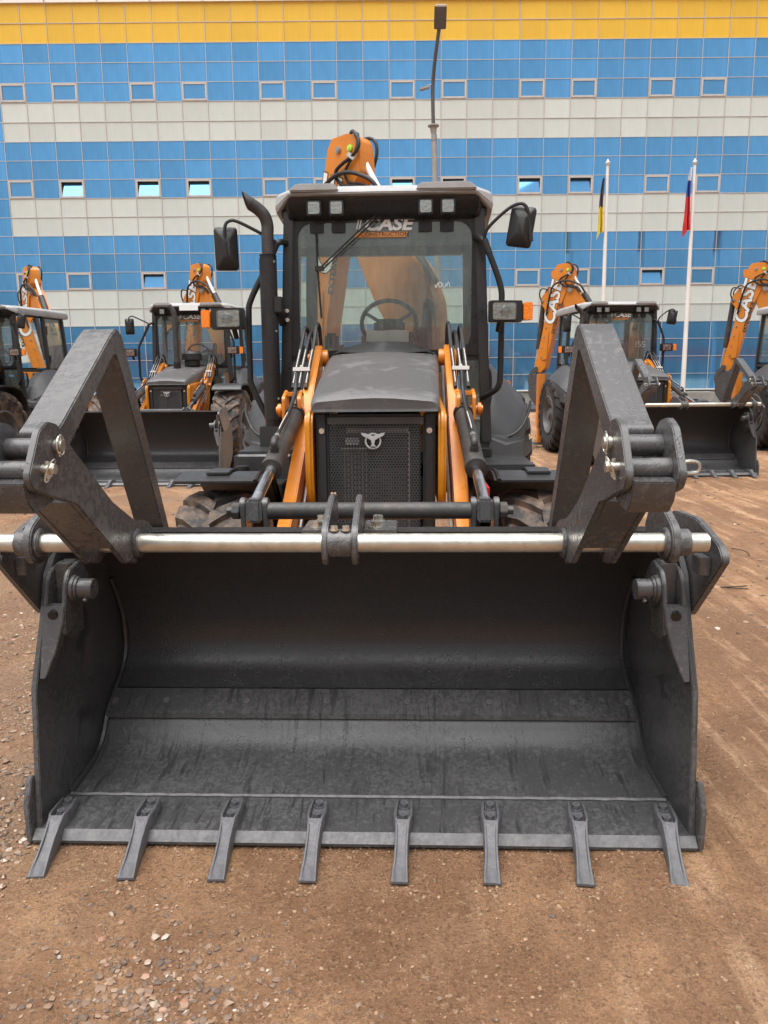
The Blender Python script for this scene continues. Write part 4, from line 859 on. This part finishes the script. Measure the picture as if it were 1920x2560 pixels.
for _ in range(26):
    x, y = rs.uniform(2.2, 6.5), rs.uniform(4.5, 8.5); a = rs.gauss(.2, .5); l = rs.uniform(.1, .35)
    m.tube([(x, y, gh(x, y)+.008), (x+l*.5*math.cos(a), y+l*.5*math.sin(a), gh(x, y)+.014), (x+l*math.cos(a+.3), y+l*math.sin(a+.3), gh(x, y)+.008)], .004, 4, sub=2)
tag(m.build('twigs', 'plastic_black', kind='stuff'), 'thin dark twigs scattered on the dirt at the right', 'twigs')

# ------------------------------------------------------------------ office building
YF = 34.0; PX = 1.0555; X00 = -14.42
LV = [16.12, 15.39, 14.64, 13.92, 13.18, 12.45, 11.70, 10.95, 10.22, 9.48, 8.74, 8.0, 7.255, 6.52, 5.78, 5.05, 4.29, 3.56, 2.84, 2.10, 1.36, .70]
KINDS = 'YY'+'BBB'+'WW'+'BBB'+'WW'+'BBB'+'WW'+'BBBB'
bld = empty('office_building', (0, YF, 0))
tag(bld, 'long office block clad in blue glass bands with white and yellow panels', 'building')
C0, C1 = -7, 38
xl = lambda c: X00+PX*(c-1)
m = M(); m.bx(xl(C0), xl(C1+1), .16, 14, .0, 16.08); m.build('core', 'dark_interior', bld)
m = M(); m.bx(xl(C0)-.1, xl(C1+1)+.1, -.10, .4, 16.12, 16.22); m.build('parapet', 'white_paint', bld)
m = M(); m.bx(xl(C0), xl(C1+1), -.05, .16, 0, .69); m.build('plinth', 'concrete', bld)
m = M(); m.bx(xl(C0), xl(C1+1), -.12, .0, .655, .70); m.build('base_sill', 'white_paint', bld)
wcols = set(c for c in range(C0, C1+1) if c % 5 in (0, 2))
OPEN = {(2, 2), (5, 2), (7, 2), (15, 2), (17, 2), (20, 2), (22, 2), (5, 1), (25, 1), (30, 1)}
def pane_mesh(name, wd, ht, mat):
    me = M().bx(-wd/2, wd/2, -.012, .012, -ht/2, ht/2).build(name, mat).data
    bpy.data.objects.remove([o for o in bpy.data.objects if o.data == me][0]); return me
meshes = {}
rest = {'B': M(), 'W': M(), 'Y': M()}; cnt = {'B': 0, 'W': 0, 'Y': 0}
NAME = {'B': ('glass_pane', 'glass_blue'), 'W': ('white_panel', 'panel_white'), 'Y': ('yellow_panel', 'panel_yellow')}
def hidden(c, z):                                   # behind the foreground cab, or out of the picture
    x = (xl(c)+xl(c+1))/2
    return c < -2 or c > 31 or (10 <= c <= 18 and z < 8.6) or (c in (9, 19) and z < 6.3) or (z < 2.9 and not (-1 <= c <= 2 or 5 <= c <= 9 or 19 <= c <= 30))
frames = M(); k_open = 0
for r, kd in enumerate(KINDS):
    z1, z0 = LV[r], LV[r+1]; ht = round(z1-z0, 3); zc = (z1+z0)/2
    floor = {4: 3, 9: 2, 14: 1}.get(r)
    for c in range(C0, C1+1):
        kk = kd
        if c == -1 and kd == 'W': kk = 'B'
        xc = (xl(c)+xl(c+1))/2
        if floor and c in wcols and kk == 'B' and not (c < -2 or c > 32 or hidden(c, zc)):
            wn = M(); fw = .075
            for (a, b, d, e_) in ((-PX/2+.02, -PX/2+.02+fw, -ht/2+.02, ht/2-.02), (PX/2-.02-fw, PX/2-.02, -ht/2+.02, ht/2-.02), (-PX/2+.02+fw, PX/2-.02-fw, -ht/2+.02, -ht/2+.02+fw), (-PX/2+.02+fw, PX/2-.02-fw, ht/2-.02-fw, ht/2-.02)):
                wn.bx(a, b, -.045, .03, d, e_)
            wo = wn.build('window', 'mullion_grey', bld, .004); wo.location = (xc, 0, zc)
            gw, gh_ = PX-.04-2*fw, ht-.04-2*fw
            g = M().bx(-gw/2+.004, gw/2-.004, -.008, .008, .0, gh_-.008).build('sash_glass', 'glass_sash', wo)
            g.location = (0, .0, -gh_/2+.004)
            if (c, floor) in OPEN:
                g.location = (0, -.012, -gh_/2+.004); g.rotation_euler = (R(-15), 0, 0)
                sf = M(); sf.bx(-gw/2+.003, gw/2-.003, .03, .15, gh_/2-.02, gh_/2-.002); sf.bx(-gw/2+.003, -gw/2+.02, .03, .15, -gh_/2, gh_/2-.02); sf.bx(gw/2-.02, gw/2-.003, .03, .15, -gh_/2, gh_/2-.02); sf.build('reveal', 'dark_interior', wo)
            continue
        if hidden(c, zc) or cnt[kk] >= 300:
            rest[kk].bx(xc-PX/2+.014, xc+PX/2-.014, -.012, .012, zc-ht/2+.014, zc+ht/2-.014); continue
        key = (kk, ht)
        if key not in meshes: meshes[key] = pane_mesh(NAME[kk][0], PX-.028, ht-.028, NAME[kk][1])
        o = bpy.data.objects.new(NAME[kk][0], meshes[key]); COL.objects.link(o); o.parent = bld; cnt[kk] += 1
        o.location = (xc, random.uniform(-.002, .002), zc); o.rotation_euler = (R(random.gauss(0, .22)), 0, R(random.gauss(0, .22)))
for kk in rest:
    rest[kk].build(NAME[kk][0], NAME[kk][1], bld, kind='stuff')
m = M()
for c in range(C0, C1+2): m.bx(xl(c)-.011, xl(c)+.011, -.034, .16, .70, 16.12)
for z in LV: m.bx(xl(C0), xl(C1+1), -.030, .16, z-.011, z+.011)
m.build('mullions', 'mullion_grey', bld, kind='stuff')
m = M()
for i in range(18): m.bx(xl(0)+i*2.1, xl(0)+i*2.1+.03, -.25, -.10, 16.16, 16.2)
m.build('parapet_clips', 'steel', bld, kind='stuff')

# ------------------------------------------------------------------ street lamp, flagpoles, flags
YL = 22.0
m = M(); m.cyl((1.66, YL, 0), (1.42, YL, 7.75), .10, .075, n=20); lamp = m.build('street_lamp', 'pole_grey'); tag(lamp, 'tall grey street lamp rising behind the foreground cab roof', 'street lamp')
m = M(); m.cyl((1.42, YL, 7.6), (1.418, YL, 7.66), .085, n=20); m.cyl((1.418, YL, 7.66), (1.40, YL, 7.95), .055, .095, n=20); m.cyl((1.40, YL, 7.95), (1.40, YL, 7.99), .15, n=20); m.build('flange', 'pole_grey', lamp, .005)
m = M(); m.tube([(1.40, YL, 7.95), (1.385, YL, 8.5), (1.385, YL, 9.0), (1.43, YL-.15, 9.55), (1.52, YL-.40, 10.22)], .048, 14); m.build('arm', 'pole_dark', lamp)
q = Matrix.Rotation(R(-62), 3, 'X') @ Matrix.Rotation(R(-6), 3, 'Y')
m = M(); m.box((1.535, YL-.52, 10.37), (.31, .50, .06), Matrix.Rotation(R(-62), 3, 'X')); hd = m.build('lamp_head', 'pole_dark', lamp, .015)
m = M(); m.box((1.545, YL-.60, 10.585), (.29, .10, .12), Matrix.Rotation(R(-62), 3, 'X')); m.build('driver_box', 'silver_paint', hd, .02)
m = M(); m.tube([(1.38, YL, 9.0), (1.28, YL-.02, 8.95), (1.20, YL-.04, 8.91)], .02, 8); m.box((1.16, YL-.04, 8.88), (.26, .14, .06), ('Y', R(-14))); m.build('side_lamp', 'pole_grey', lamp, .01)

YP = 31.2
def flagpole(x, label, lean):
    m = M(); m.cyl((x, YP, 0), (x+lean, YP, 9.20), .10, .052, n=20); o = m.build('flagpole', 'pole_white'); tag(o, label, 'flagpole', 'white flagpoles in front of the building')
    m = M(); m.revolve([(0, .001), (0, .07), (.05, .095), (.10, .095), (.15, .055), (.24, .001)], (x+lean, YP, 9.18), 20, 'z'); m.build('finial', 'silver_paint', o); return o
def flag(x, label, stripes, top, wmax, lean=0):
    """limp flag: folds hanging off the pole; stripes = (z_top, z_bottom, material)"""
    fl = empty('flag', (x, YP, top)); tag(fl, label, 'flag', 'limp flags on the flagpoles')
    for z1, z0, mt in stripes:
        nz, nt = 14, 15; g = []
        for j in range(nz+1):
            z = z1+(z0-z1)*j/nz; k = (top-z)/2.6; wd = wmax*min(1, .18+1.5*k)*(1 if k < .75 else max(.30, 1-(k-.75)*2.2))
            row = []
            for i in range(nt+1):
                u = i/nt; zz = z-(.10+.16*math.sin(u*5+k*3))*u*(1 if 0 < j else .2)
                row.append((-.10-wd*u*(.75+.25*math.sin(k*6+1)), .10*math.sin(u*11+k*4)*(.5+k), zz-top))
            g.append(row)
        m = M(); m.loft(g, False); o = m.build('stripe', mt, fl, smooth=80)
    return fl
flagpole(8.70, 'white flagpole carrying the limp grey and yellow flag', -.09)
flagpole(11.98, 'white flagpole carrying the limp white, blue and red flag', -.06)
flagpole(15.45, 'white flagpole beyond the right picture edge', -.06)
flag(8.62, 'limp flag with a dark grey top and yellow lower half', ((8.75, 7.70, 'flag_grey'), (7.70, 6.75, 'flag_yellow')), 8.8, .34)
flag(11.94, 'limp white, blue and red striped flag', ((9.10, 8.62, 'flag_white'), (8.62, 8.05, 'flag_blue'), (8.05, 6.80, 'flag_red')), 9.15, .36)
flag(15.41, 'limp blue and red flag beyond the right picture edge', ((9.10, 8.0, 'flag_blue'), (8.0, 6.8, 'flag_red')), 9.15, .36)
# paving and kerb block along the building foot
m = M(); m.bx(xl(C0), xl(C1+1), YF-4.2, YF-.06, -.02, .10); o = m.build('pavement', 'asphalt', None, .01); o['kind'] = 'structure'
m = M(); m.bx(12.0, 13.6, 31.9, 32.7, .10, .62); o = m.build('planter', 'concrete', None, .03); tag(o, 'low concrete planter block at the foot of the flagpole', 'planter')
# the far side of the yard, behind the camera: mirrored in the lower panes
wh = empty('warehouse', (0, -46, 0)); tag(wh, 'long low red and grey warehouse across the yard, mirrored in the glass', 'building')
m = M(); m.bx(-70, 90, -12, 0, 0, 2.6); m.build('wall', 'warehouse_grey', wh)
m = M(); m.bx(-70.2, 90.2, -12.1, .1, 2.6, 4.6); m.build('roof', 'warehouse_red', wh, .05)
